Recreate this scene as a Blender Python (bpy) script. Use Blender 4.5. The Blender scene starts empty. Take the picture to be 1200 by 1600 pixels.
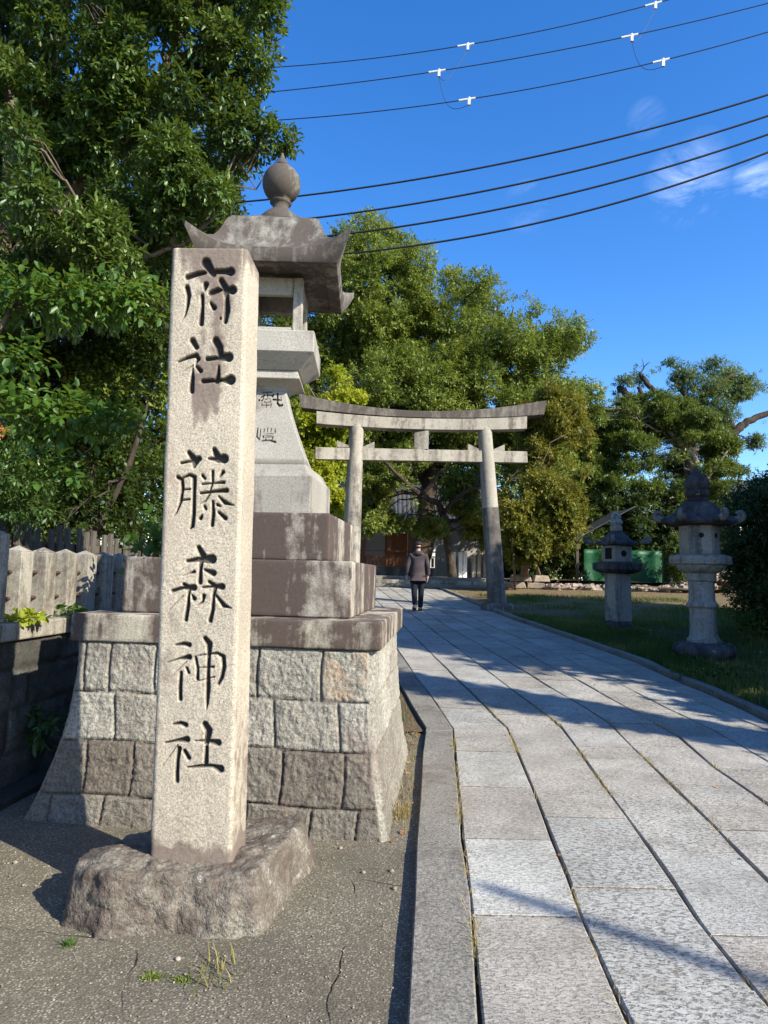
import bpy, math, random
import numpy as np
from mathutils import Vector, Matrix
C = bpy.context.scene.collection
PI = math.pi
rng = np.random.default_rng(7)
random.seed(5)

# ------------------------------------------------------------------ camera
F = 1080.0; PITCH = math.atan(99/1080); ROLL = .024; EYE = 1.5
cr, sr, cp, sp = math.cos(ROLL), math.sin(ROLL), math.cos(PITCH), math.sin(PITCH)
R_ = np.array([cr, -sp*sr, cp*sr]); U_ = np.array([-sr, -sp*cr, cp*cr]); D_ = np.array([0, cp, sp])
def ray(px, py): return D_ + (px-600)/F*R_ + (800-py)/F*U_
def at(px, py, y):
    d = ray(px, py); return d*(y/d[1]) + np.array([0, 0, EYE])
def gz(y):
    y = np.asarray(y, float)
    return np.clip(.06*(y-7.2), 0, 1.1)
def gp(px, py, off=0.):
    d = ray(px, py); t = (off-EYE)/d[2]
    for _ in range(60): t = .5*t+.5*(float(gz(d[1]*t))+off-EYE)/d[2]
    return np.array([d[0]*t, d[1]*t, d[2]*t+EYE])
def on_plane(px, py, P0, n):
    d = ray(px, py); o = np.array([0, 0, EYE]); t = np.dot(P0-o, n)/np.dot(d, n); return o+d*t
cd = bpy.data.cameras.new('camera'); cam = bpy.data.objects.new('camera', cd); C.objects.link(cam)
cd.sensor_fit = 'VERTICAL'; cd.sensor_height = 32; cd.lens = F/1600*32; cd.clip_end = 2000; cd.clip_start = .05
m = Matrix(((R_[0], U_[0], -D_[0], 0), (R_[1], U_[1], -D_[1], 0), (R_[2], U_[2], -D_[2], EYE), (0, 0, 0, 1)))
cam.matrix_world = m
S = bpy.context.scene; S.camera = cam
S.view_settings.view_transform = 'Standard'; S.view_settings.look = 'None'; S.view_settings.exposure = 0.90
S.view_settings.gamma = 1

# ------------------------------------------------------------------ light
SUN_EL = math.radians(32); SX, SY = .809, -.588
sd = bpy.data.lights.new('sun', 'SUN'); sd.energy = 5.0; sd.angle = math.radians(.53); sd.color = (1, .945, .81)
so = bpy.data.objects.new('sun', sd); C.objects.link(so)
sv = Vector((SX*math.cos(SUN_EL), SY*math.cos(SUN_EL), math.sin(SUN_EL)))
so.rotation_euler = sv.to_track_quat('Z', 'Y').to_euler(); so.location = (20, -20, 30)

# ------------------------------------------------------------------ node helpers
class N:
    def __init__(s, name, world=False):
        if world:
            s.t = world.node_tree
        else:
            s.m = bpy.data.materials.new(name); s.m.use_nodes = True; s.t = s.m.node_tree
        s.t.nodes.clear()
    def n(s, typ, props=None, **inp):
        nd = s.t.nodes.new(typ)
        for k, v in (props or {}).items(): setattr(nd, k, v)
        for k, v in inp.items():
            k2 = int(k[1:]) if k[0] == '_' and k[1:].isdigit() else k.replace('_', ' ')
            s.set(nd, k2, v)
        return nd
    def set(s, nd, k, v):
        if hasattr(v, 'is_output') or isinstance(v, bpy.types.NodeSocket): s.t.links.new(v, nd.inputs[k])
        elif isinstance(v, tuple) and len(v) == 3 and nd.inputs[k].type == 'RGBA': nd.inputs[k].default_value = (*v, 1)
        else: nd.inputs[k].default_value = v
    def pos(s, scale=(1, 1, 1)):
        g = s.n('ShaderNodeNewGeometry').outputs['Position']
        if scale == (1, 1, 1): return g
        return s.n('ShaderNodeVectorMath', dict(operation='MULTIPLY'), _0=g, _1=scale).outputs[0]
    def noise(s, v, scale, detail=4, rough=.55, dist=0):
        return s.n('ShaderNodeTexNoise', Vector=v, Scale=scale, Detail=detail, Roughness=rough, Distortion=dist).outputs['Fac']
    def vor(s, v, scale, feature='F1', out='Distance', rand=1):
        return s.n('ShaderNodeTexVoronoi', dict(feature=feature), Vector=v, Scale=scale, Randomness=rand).outputs[out]
    def ramp(s, fac, stops, interp='LINEAR'):
        nd = s.n('ShaderNodeValToRGB', Fac=fac); cr_ = nd.color_ramp; cr_.interpolation = interp
        while len(cr_.elements) > 1: cr_.elements.remove(cr_.elements[0])
        for i, (p, c) in enumerate(stops):
            e = cr_.elements[0] if i == 0 else cr_.elements.new(p)
            e.position = p; e.color = (c, c, c, 1) if isinstance(c, (int, float)) else (*c, 1)
        return nd.outputs['Color']
    def mix(s, fac, a, b, mode='MIX'):
        nd = s.n('ShaderNodeMix', dict(data_type='RGBA', blend_type=mode))
        s.set(nd, 0, fac)
        for i, v in ((6, a), (7, b)):
            if isinstance(v, tuple): nd.inputs[i].default_value = (*v, 1)
            else: s.t.links.new(v, nd.inputs[i])
        return nd.outputs[2]
    def math(s, op, a, b=0., clamp=False):
        nd = s.n('ShaderNodeMath', dict(operation=op, use_clamp=clamp)); s.set(nd, 0, a); s.set(nd, 1, b); return nd.outputs[0]
    def attr(s, name): return s.n('ShaderNodeAttribute', dict(attribute_name=name)).outputs['Fac']
    def bump(s, h, dist, strength=1., normal=None):
        nd = s.n('ShaderNodeBump', Height=h, Distance=dist, Strength=strength)
        if normal: s.set(nd, 'Normal', normal)
        return nd.outputs[0]
    def out(s, color, rough=.85, normal=None, spec=.3, metallic=0., extra=None):
        b = s.n('ShaderNodeBsdfPrincipled'); s.set(b, 'Base Color', color); s.set(b, 'Roughness', rough)
        s.set(b, 'Specular IOR Level', spec); s.set(b, 'Metallic', metallic)
        if normal: s.set(b, 'Normal', normal)
        for k, v in (extra or {}).items(): s.set(b, k, v)
        s.n('ShaderNodeOutputMaterial', Surface=b.outputs[0]); return s.m

def granite(name, light, dark, stain=None, stain_amt=.5, stain_scale=1.5, grain=130, grain_amt=.5, streak=False, zgrad=None, bumpd=.002, lichen=0., attr=None, tone=False, staina=False, rust=False):
    k = N(name); p = k.pos()
    g1 = k.noise(p, grain, 3, .75); g2 = k.noise(p, grain*.45, 3, .6)
    sp1 = k.ramp(g1, [(.36, 0), (.62, 1)])
    c = k.mix(sp1, dark, light)
    blk = k.ramp(k.vor(p, grain*1.15), [(.10, 1), (.24, 0)])
    c = k.mix(k.math('MULTIPLY', blk, grain_amt), c, tuple(x*.25 for x in dark))
    big = k.noise(p, 1.3, 5, .6)
    c = k.mix(1., c, k.ramp(big, [(.3, .80), (.7, 1.10)]), 'MULTIPLY')
    if tone:
        t = k.attr('tone'); c = k.mix(1., c, k.ramp(t, [(0, (.33, .275, .25)), (.5, (.72, .70, .67)), (1, (1.15, 1.15, 1.14))]), 'MULTIPLY')
    if stain:
        sv_ = k.pos((3.2, 3.2, .45)) if streak else p
        s1 = k.noise(sv_, stain_scale, 8, .68, .3)
        s2 = k.noise(p, stain_scale*9, 5, .7)
        f = k.math('ADD', k.math('MULTIPLY', s1, .72), k.math('MULTIPLY', s2, .28))
        if zgrad:   # weathering band: (z0, z1, add)
            for z0, z1, add in zgrad:
                z = k.n('ShaderNodeSeparateXYZ', Vector=p).outputs[2]
                w = k.n('ShaderNodeMapRange', Value=z, _1=z0, _2=z1, _3=0., _4=add).outputs[0]
                f = k.math('ADD', f, w)
        f = k.ramp(f, [(.64-.28*stain_amt-.05, 0), (.64-.28*stain_amt+.07, 1)])
        stc = k.mix(g2, tuple(x*.75 for x in stain), tuple(min(1, x*1.3) for x in stain))
        c = k.mix(k.math('MULTIPLY', f, .95), c, stc)
    if lichen:
        l = k.ramp(k.noise(p, 9, 6, .75), [(.62, 0), (.66, 1)])
        c = k.mix(k.math('MULTIPLY', l, lichen), c, (.42, .42, .38))
    if staina: c = k.mix(k.attr('stain'), c, k.mix(g2, (.10, .07, .058), (.21, .16, .13)))
    if rust: c = k.mix(k.math('MULTIPLY', k.attr('rust'), k.ramp(k.noise(p, 7, 4), [(.4, 0), (.68, .62)])), c, (.36, .22, .11))
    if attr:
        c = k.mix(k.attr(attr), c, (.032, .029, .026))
    h = k.math('ADD', k.math('MULTIPLY', g1, .5), k.math('MULTIPLY', g2, .8))
    nb = k.bump(h, bumpd, .9)
    nb = k.bump(k.noise(p, 12, 4, .6), bumpd*3, .5, nb)
    return k.out(c, .88, nb, .25)

M = {}
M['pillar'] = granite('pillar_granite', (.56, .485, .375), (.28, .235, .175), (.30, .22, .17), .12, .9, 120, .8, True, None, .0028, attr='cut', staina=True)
M['rock'] = granite('rough_rock', (.29, .26, .205), (.125, .108, .085), (.10, .074, .058), .55, 2.4, 80, .45, bumpd=.016, lichen=.7)
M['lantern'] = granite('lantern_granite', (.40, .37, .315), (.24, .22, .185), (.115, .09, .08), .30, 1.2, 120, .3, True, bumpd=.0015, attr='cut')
M['lantern_dark'] = granite('weathered_granite', (.30, .285, .24), (.15, .138, .115), (.072, .058, .048), .76, 1.4, 110, .3, True, bumpd=.0015)
M['step'] = granite('stained_step_granite', (.50, .45, .37), (.28, .25, .205), (.062, .042, .035), .74, 1.0, 110, .25, True, bumpd=.0015)
M['ledge'] = granite('ledge_granite', (.48, .43, .335), (.27, .24, .19), (.066, .045, .037), .64, 1.3, 110, .3, True, bumpd=.0015)
M['masonry'] = granite('masonry_stone', (.46, .435, .375), (.22, .205, .17), (.16, .12, .10), .18, 1.2, 55, .3, bumpd=.012, tone=True, rust=True)
M['kerb'] = granite('kerb_granite', (.31, .285, .24), (.10, .092, .078), (.12, .10, .085), .3, 1.5, 85, .7, bumpd=.005)
M['torii'] = granite('torii_granite', (.44, .40, .335), (.27, .245, .20), (.13, .108, .09), .40, 1.0, 60, .3, True, bumpd=.002)
M['torii_roof'] = granite('torii_top_granite', (.27, .245, .205), (.14, .125, .108), (.08, .068, .06), .66, .8, 60, .3, True, bumpd=.003)
M['torii_low'] = granite('torii_lower_granite', (.29, .265, .225), (.155, .14, .12), (.085, .075, .068), .6, .9, 60, .3, True, bumpd=.002, lichen=.6)
M['oldlant'] = granite('old_lantern_stone', (.36, .335, .295), (.20, .185, .165), (.09, .085, .08), .35, 1.6, 60, .3, True, bumpd=.002, lichen=.3)
M['curl'] = granite('old_lantern_curl_stone', (.22, .21, .19), (.12, .115, .105), (.06, .056, .05), .5, 2., 60, .3, bumpd=.002, lichen=.4)
M['oldlant_dark'] = granite('old_lantern_dark_stone', (.11, .10, .10), (.05, .045, .045), (.03, .028, .028), .5, 1.6, 60, .3, True, bumpd=.003, lichen=.5)
M['post'] = granite('fence_post_granite', (.40, .365, .295), (.24, .215, .175), (.12, .10, .075), .42, 2.2, 100, .4, True, bumpd=.0015, lichen=.3)
M['wall'] = granite('retaining_wall_stone', (.20, .19, .175), (.09, .085, .08), (.04, .045, .035), .5, 1.2, 60, .3, bumpd=.006, tone=True)

def slab_mat():
    k = N('paving_granite'); p = k.pos(); t = k.attr('tone'); sc = k.pos((.62, 1.3, 1))
    base = k.ramp(t, [(0, (.37, .335, .285)), (.25, (.39, .355, .30)), (.45, (.45, .415, .36)), (.6, (.42, .405, .36)), (.8, (.40, .39, .35)), (1, (.52, .505, .45))])
    g = k.noise(sc, 52, 3, .75, .4)
    pit = k.ramp(g, [(.40, 1), (.49, 0)])
    amt = k.ramp(k.math('ADD', k.math('MULTIPLY', k.noise(p, 1.1, 3), .6), k.math('MULTIPLY', k.math('FRACT', k.math('MULTIPLY', t, 7.3)), .4)), [(.35, .25), (.65, .8)])
    pit2 = k.ramp(k.noise(p, 105, 3, .7), [(.40, 1), (.48, 0)])
    c = k.mix(k.math('MULTIPLY', pit2, .45), base, (.12, .105, .09))
    c = k.mix(k.math('MULTIPLY', pit, amt), c, (.10, .09, .08))
    hi = k.ramp(k.noise(sc, 90, 2, .6), [(.52, 0), (.68, 1)])
    c = k.mix(k.math('MULTIPLY', hi, .5), c, (.62, .59, .55))
    c = k.mix(1., c, k.ramp(k.noise(p, 1.6, 6, .65), [(.3, .72), (.7, 1.15)]), 'MULTIPLY')
    st = k.ramp(k.noise(p, 2.6, 8, .72), [(.50, 0), (.68, 1)])
    c = k.mix(k.math('MULTIPLY', st, .45), c, (.17, .145, .115))
    c = k.mix(k.n('ShaderNodeMapRange', Value=t, _1=.0, _2=-.6, _3=0., _4=.9).outputs[0], c, (.05, .042, .033))
    n_ = k.bump(k.math('MULTIPLY', pit, -1.), .004, .9)
    n_ = k.bump(k.noise(p, 14, 4, .6), .006, .6, n_)
    return k.out(c, k.ramp(k.noise(p, 5), [(.3, .75), (.7, .9)]), n_, .2)
M['slab'] = slab_mat()

def concrete():
    k = N('old_concrete'); p = k.pos()
    c = k.mix(k.noise(p, 2.2, 6, .65), (.205, .178, .125), (.105, .09, .062))
    pb = k.vor(p, 95, out='Color'); d = k.vor(p, 95)
    pv = k.ramp(pb, [(.42, 0), (.70, 1)])
    c = k.mix(k.math('MULTIPLY', pv, k.ramp(d, [(.25, .85), (.55, 0)])), c, (.46, .41, .31))
    c = k.mix(k.ramp(k.noise(p, 120, 3, .7), [(.38, .7), (.55, 0)]), c, (.05, .042, .036))
    crack = k.ramp(k.vor(k.mix(.12, p, k.n('ShaderNodeTexNoise', Vector=p, Scale=2.5, Detail=6).outputs['Color']), .9, 'DISTANCE_TO_EDGE'), [(.0, 1), (.004, 0)])
    crack = k.math('MULTIPLY', crack, k.ramp(k.noise(p, 1.3), [(.52, 0), (.58, 1)]))
    c = k.mix(k.math('MULTIPLY', crack, .8), c, (.03, .026, .022))
    moss = k.ramp(k.noise(p, 1.7, 7, .7), [(.63, 0), (.70, 1)])
    c = k.mix(k.math('MULTIPLY', moss, .5), c, (.10, .095, .04))
    c = k.mix(1., c, k.ramp(k.noise(p, 1.1, 7, .72), [(.32, .58), (.5, .95), (.68, 1.3)]), 'MULTIPLY')
    n_ = k.bump(k.math('ADD', k.math('MULTIPLY', d, .7), k.noise(p, 60, 4, .7)), .004, .8)
    n_ = k.bump(crack, -.012, .8, n_)
    return k.out(c, .9, n_, .25)
M['concrete'] = concrete()
def soil(name, a, b, dry=None):
    k = N(name); p = k.pos()
    c = k.mix(k.ramp(k.noise(p, 1.1, 6, .65), [(.35, 0), (.65, 1)]), a, b)
    c = k.mix(k.ramp(k.noise(p, 40, 4, .7), [(.35, .6), (.6, 0)]), c, tuple(x*.4 for x in a))
    if dry:
        y = k.n('ShaderNodeSeparateXYZ', Vector=p).outputs[1]
        f = k.math('ADD', k.n('ShaderNodeMapRange', Value=y, _1=12., _2=20., _3=0., _4=1.).outputs[0], k.math('SUBTRACT', k.noise(p, 1.4, 5), .5), True)
        c = k.mix(f, c, dry)
    return k.out(c, .95, k.bump(k.noise(p, 25, 5, .7), .03, .8), .1)
M['lawn'] = soil('lawn_soil', (.06, .075, .025), (.10, .08, .04), (.17, .125, .07))
M['earth'] = soil('bare_earth', (.12, .085, .055), (.17, .125, .08))
M['terrace'] = soil('terrace_gravel', (.30, .24, .18), (.38, .31, .24))

def leafmat(name, cols, trans=.3, rough=.45, spec=.5, tcol=None):
    k = N(name); t = k.attr('rnd')
    c = k.ramp(t, [(i/(len(cols)-1), c_) for i, c_ in enumerate(cols)])
    b = k.n('ShaderNodeBsdfPrincipled', Base_Color=c, Roughness=rough, Specular_IOR_Level=spec)
    tc = k.mix(.55, c, tcol or (.30, .38, .03))
    tr = k.n('ShaderNodeBsdfTranslucent', Color=tc)
    mx = k.n('ShaderNodeMixShader', _0=trans, _1=b.outputs[0], _2=tr.outputs[0])
    k.n('ShaderNodeOutputMaterial', Surface=mx.outputs[0]); return k.m
M['leaf_ever'] = leafmat('evergreen_leaf', [(.022, .05, .011), (.042, .088, .018), (.075, .135, .028), (.125, .185, .045)], .22, .42, .45)
M['leaf_under'] = leafmat('understorey_leaf', [(.012, .026, .007), (.024, .048, .010), (.06, .10, .018), (.20, .24, .035)], .28, .5, .3)  # understorey shade is put into these darkened leaf colours
M['leaf_near'] = leafmat('broad_fresh_leaf', [(.035, .085, .014), (.06, .13, .02), (.10, .19, .028)], .4, .4, .4)
M['leaf_camphor'] = leafmat('camphor_leaf', [(.07, .10, .02), (.135, .175, .032), (.21, .245, .05), (.30, .32, .08)], .32, .5, .3)
M['leaf_yellow'] = leafmat('yellowing_leaf', [(.16, .22, .02), (.28, .34, .03), (.42, .42, .035)], .45, .5, .3, (.5, .5, .03))
M['leaf_olive'] = leafmat('olive_bush_leaf', [(.06, .085, .015), (.11, .135, .02), (.20, .20, .03), (.28, .24, .04)], .3, .5, .3, (.4, .33, .03))
M['leaf_layer'] = leafmat('layered_tree_leaf', [(.05, .08, .02), (.095, .135, .03), (.18, .21, .045)], .25, .5, .3)
M['leaf_pale'] = leafmat('old_tree_leaf', [(.05, .085, .035), (.085, .13, .055), (.14, .19, .08)], .3, .45, .4)
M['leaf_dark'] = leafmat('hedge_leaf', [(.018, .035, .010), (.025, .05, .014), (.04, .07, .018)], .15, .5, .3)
M['grass'] = leafmat('grass_blade', [(.035, .065, .015), (.06, .10, .02), (.12, .12, .035), (.20, .16, .06)], .3, .6, .2)
M['drygrass'] = leafmat('dry_grass_blade', [(.28, .20, .08), (.40, .29, .13), (.20, .19, .05)], .3, .7, .1)
M['litter'] = leafmat('fallen_leaf', [(.22, .09, .045), (.33, .14, .07), (.40, .25, .12), (.25, .18, .10)], .1, .8, .1)
M['berry'] = leafmat('orange_berry', [(.5, .13, .03), (.6, .2, .05)], .1, .4, .4)
def bark(name, a, b, sc=9):
    k = N(name); p = k.pos((1, 1, .3)); f = k.noise(p, sc, 6, .7)
    return k.out(k.mix(k.ramp(f, [(.35, 0), (.65, 1)]), a, b), .95, k.bump(f, .03, .9), .1)
M['bark'] = bark('dark_bark', (.035, .027, .021), (.085, .066, .05))
M['bark_pale'] = bark('pale_bark', (.20, .165, .13), (.34, .29, .23))
M['bark_mid'] = bark('brown_bark', (.09, .07, .05), (.20, .155, .115))
def wood(name, a, b, sc=(14, 14, 1.2)):
    k = N(name); p = k.pos(sc); f = k.noise(p, 2.5, 6, .65)
    return k.out(k.mix(k.ramp(f, [(.3, 0), (.7, 1)]), a, b), .8, k.bump(f, .006, .8), .2)
M['oldwood'] = wood('weathered_wood', (.05, .042, .035), (.14, .118, .095))
M['redwood'] = wood('red_brown_timber', (.24, .085, .04), (.38, .15, .075))
M['polewood'] = wood('grey_wood_pole', (.13, .12, .11), (.24, .22, .20))
def plain(name, c, rough=.6, spec=.4, metallic=0., var=.25, sc=8, bumpd=.002):
    k = N(name); p = k.pos(); f = k.noise(p, sc, 5, .65)
    return k.out(k.mix(1., c, k.ramp(f, [(.3, 1-var), (.7, 1+var)]), 'MULTIPLY') if 0 else k.mix(f, tuple(x*(1-var) for x in c), tuple(min(1, x*(1+var)) for x in c)), rough, k.bump(f, bumpd, .6), spec, metallic)
M['iron'] = plain('rusty_iron', (.09, .05, .035), .8, .3, .4)
M['cable'] = plain('black_cable', (.02, .02, .022), .6, .3)
M['white'] = plain('white_plastic', (.75, .76, .78), .5, .4, var=.08)
M['jacket'] = plain('dark_jacket_cloth', (.066, .05, .054), .85, .2, var=.3, sc=30, bumpd=.01)
M['trousers'] = plain('black_trouser_cloth', (.013, .015, .022), .85, .2, var=.3, sc=30, bumpd=.01)
M['shoe'] = plain('black_shoe_leather', (.015, .014, .014), .5, .4)
M['hair'] = plain('black_hair', (.02, .016, .014), .7, .3, sc=90)
M['cap'] = plain('dark_cap_cloth', (.035, .032, .034), .85, .2)
M['skin'] = plain('skin', (.50, .30, .22), .6, .4, var=.06)
M['collar'] = plain('white_collar_cloth', (.6, .6, .62), .8, .2, var=.08)
M['plaster'] = plain('old_plaster', (.34, .31, .27), .9, .1, var=.25, sc=2)
M['whitewall'] = plain('white_plaster', (.72, .72, .70), .9, .1, var=.06, sc=3)
M['rooftile'] = plain('grey_roof_tile', (.06, .06, .062), .6, .3, var=.35, sc=10, bumpd=.01)
M['redtrim'] = plain('red_brown_ridge', (.35, .16, .12), .8, .2)
M['green'] = plain('green_sheet', (.006, .07, .025), .5, .3, var=.3, sc=3, bumpd=.03)
M['cone'] = plain('red_cone_plastic', (.75, .06, .03), .5, .4, var=.08)
M['tarp'] = plain('blue_tarp', (.03, .09, .30), .5, .3, var=.3, sc=4, bumpd=.03)
M['metalroof'] = plain('corrugated_metal', (.075, .078, .085), .5, .5, .3, var=.5, sc=5)
M['dark'] = plain('painted_interior_shade', (.02, .017, .015), .9, .1)  # near-black colour stands in for the shade inside openings
M['rubble'] = granite('rubble_stone', (.42, .34, .26), (.20, .16, .12), (.12, .09, .07), .4, 2, 30, .2, bumpd=.01)

# ------------------------------------------------------------------ mesh helpers
def meta(o, label=None, cat=None, group=None, kind=None):
    if label: o['label'] = label
    if cat: o['category'] = cat
    if group: o['group'] = group
    if kind: o['kind'] = kind
    return o
def link(name, V, Fc, mat, parent=None, base=None, smooth=False, attrs=None):
    """V: (n,3) array in world metres, Fc: list of faces or (m,k) array"""
    V = np.asarray(V, np.float64)
    b = np.array(parent['_b']) if parent is not None else (np.array(base, float) if base is not None else np.array([0., 0, 0]))
    me = bpy.data.meshes.new(name)
    Vl = (V-b).astype(np.float32)
    if isinstance(Fc, np.ndarray):
        k = Fc.shape[1]; me.vertices.add(len(Vl)); me.vertices.foreach_set('co', Vl.ravel())
        me.loops.add(Fc.size); me.loops.foreach_set('vertex_index', Fc.astype(np.int32).ravel())
        me.polygons.add(len(Fc)); me.polygons.foreach_set('loop_start', np.arange(0, Fc.size, k, dtype=np.int32))
        me.update(calc_edges=True)
    else:
        me.from_pydata(Vl.tolist(), [], [list(map(int, f)) for f in Fc])
    if smooth: me.polygons.foreach_set('use_smooth', np.ones(len(me.polygons), bool))
    for k2, v in (attrs or {}).items():
        a = me.attributes.new(k2, 'FLOAT', 'POINT'); a.data.foreach_set('value', np.asarray(v, np.float32))
    me.materials.append(mat); me.update()
    o = bpy.data.objects.new(name, me); C.objects.link(o)
    if parent is not None: o.parent = parent
    else: o.location = b
    o['_b'] = [float(x) for x in b]
    return o
def empty(name, base, label, cat, group=None):
    o = bpy.data.objects.new(name, None); C.objects.link(o); o.location = base; o['_b'] = [float(x) for x in base]
    o.empty_display_size = .2
    return meta(o, label, cat, group)
def bevel(o, w=.01, seg=2):
    b = o.modifiers.new('bevel', 'BEVEL'); b.width = w; b.segments = seg; b.limit_method = 'ANGLE'; b.angle_limit = math.radians(40); return o

class MB:
    def __init__(s): s.V = []; s.F = []; s.n = 0; s.A = []
    def add(s, V, Fc, a=0.):
        V = np.asarray(V, float)
        s.V.append(V); s.F += [[i+s.n for i in f] for f in Fc]; s.n += len(V); s.A.append(np.asarray(a, float) if np.ndim(a) else np.full(len(V), a)); return s
    def box(s, c, size, rot=0., a=0., fwd=None, taper=(1, 1)):
        x, y, z = [q/2 for q in size]; tx, ty = taper
        V = np.array([(-x, -y, -z), (x, -y, -z), (x, y, -z), (-x, y, -z), (-x*tx, -y*ty, z), (x*tx, -y*ty, z), (x*tx, y*ty, z), (-x*tx, y*ty, z)])
        ca, sa = math.cos(rot), math.sin(rot)
        V = V @ np.array([[ca, sa, 0], [-sa, ca, 0], [0, 0, 1]]) + np.asarray(c)
        return s.add(V, [(0, 3, 2, 1), (4, 5, 6, 7), (0, 1, 5, 4), (1, 2, 6, 5), (2, 3, 7, 6), (3, 0, 4, 7)], a)
    def beam(s, p, q, w, h, up=(0, 0, 1), a=0.):
        p, q = np.asarray(p, float), np.asarray(q, float); d = q-p; d /= np.linalg.norm(d)
        sd_ = np.cross(d, up); sd_ /= np.linalg.norm(sd_); u = np.cross(sd_, d)
        V = [b+sx*sd_*w/2+sz*u*h/2 for b in (p, q) for sx, sz in ((-1, -1), (1, -1), (1, 1), (-1, 1))]
        return s.add(V, [(0, 1, 2, 3), (7, 6, 5, 4), (0, 4, 5, 1), (1, 5, 6, 2), (2, 6, 7, 3), (3, 7, 4, 0)], a)
    def tube(s, P, Rr, n=8, a=0., jit=0.):
        P = np.asarray(P, float); k = len(P); Rr = np.broadcast_to(Rr, (k,)); V = []
        T = np.gradient(P, axis=0); T /= np.linalg.norm(T, axis=1)[:, None]+1e-9
        ref = np.array([0, 0, 1.]) if abs(T[0][2]) < .9 else np.array([1., 0, 0])
        for i in range(k):
            A = np.cross(T[i], ref); A /= np.linalg.norm(A)+1e-9; B = np.cross(T[i], A); ref = np.cross(A, T[i])
            for j in range(n):
                t = 2*PI*j/n; r = Rr[i]*(1+jit*(random.random()-.5)); V.append(P[i]+r*(math.cos(t)*A+math.sin(t)*B))
        Fc = [(i*n+j, i*n+(j+1) % n, (i+1)*n+(j+1) % n, (i+1)*n+j) for i in range(k-1) for j in range(n)]
        Fc += [tuple(range(n-1, -1, -1)), tuple(range((k-1)*n, k*n))]
        return s.add(V, Fc, a)
    def lathe(s, prof, n, c=(0, 0, 0), rot=0., shape=None, axis=(0, 0)):
        """prof: (r, z) list; axis: lean (dx,dy per z)"""
        V = []
        for (r, z) in prof:
            for j in range(n):
                t = 2*PI*(j+.5)/n+rot; k = shape(t, r, z) if shape else (r, z)
                V.append((c[0]+k[0]*math.cos(t)+axis[0]*z, c[1]+k[0]*math.sin(t)+axis[1]*z, c[2]+k[1]))
        k = len(prof); Fc = [(i*n+j, i*n+(j+1) % n, (i+1)*n+(j+1) % n, (i+1)*n+j) for i in range(k-1) for j in range(n)]
        Fc += [tuple(range(n-1, -1, -1)), tuple(range((k-1)*n, k*n))]
        return s.add(V, Fc)
    def build(s, name, mat, parent=None, base=None, smooth=False, attr=None):
        return link(name, np.concatenate(s.V), s.F, mat, parent, base, smooth, {attr: np.concatenate(s.A)} if attr else None)

# value noise
_T = rng.random(4096)
def vnoise(P, f, seed=0):
    Q = np.asarray(P)*f+seed*17.3; I = np.floor(Q).astype(int); W = Q-I; W = W*W*(3-2*W); o = 0
    for dx in (0, 1):
        for dy in (0, 1):
            for dz in (0, 1):
                h = _T[((I[..., 0]+dx)*73 ^ (I[..., 1]+dy)*19349 ^ (I[..., 2]+dz)*83492) & 4095]
                o = o+h*np.where(dx, W[..., 0], 1-W[..., 0])*np.where(dy, W[..., 1], 1-W[..., 1])*np.where(dz, W[..., 2], 1-W[..., 2])
    return o-.5
def fbm(P, f, o=4, seed=0):
    s = 0; a = 1.
    for i in range(o): s = s+a*vnoise(P, f*2.03**i, seed+i); a *= .5
    return s

def gridfaces(nu, nv, wrap=False):
    j = np.arange(nu if wrap else nu-1); i = np.arange(nv-1); I, J = np.meshgrid(i, j, indexing='ij'); J2 = (J+1) % nu
    return np.stack([I*nu+J, I*nu+J2, (I+1)*nu+J2, (I+1)*nu+J], -1).reshape(-1, 4)

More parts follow.
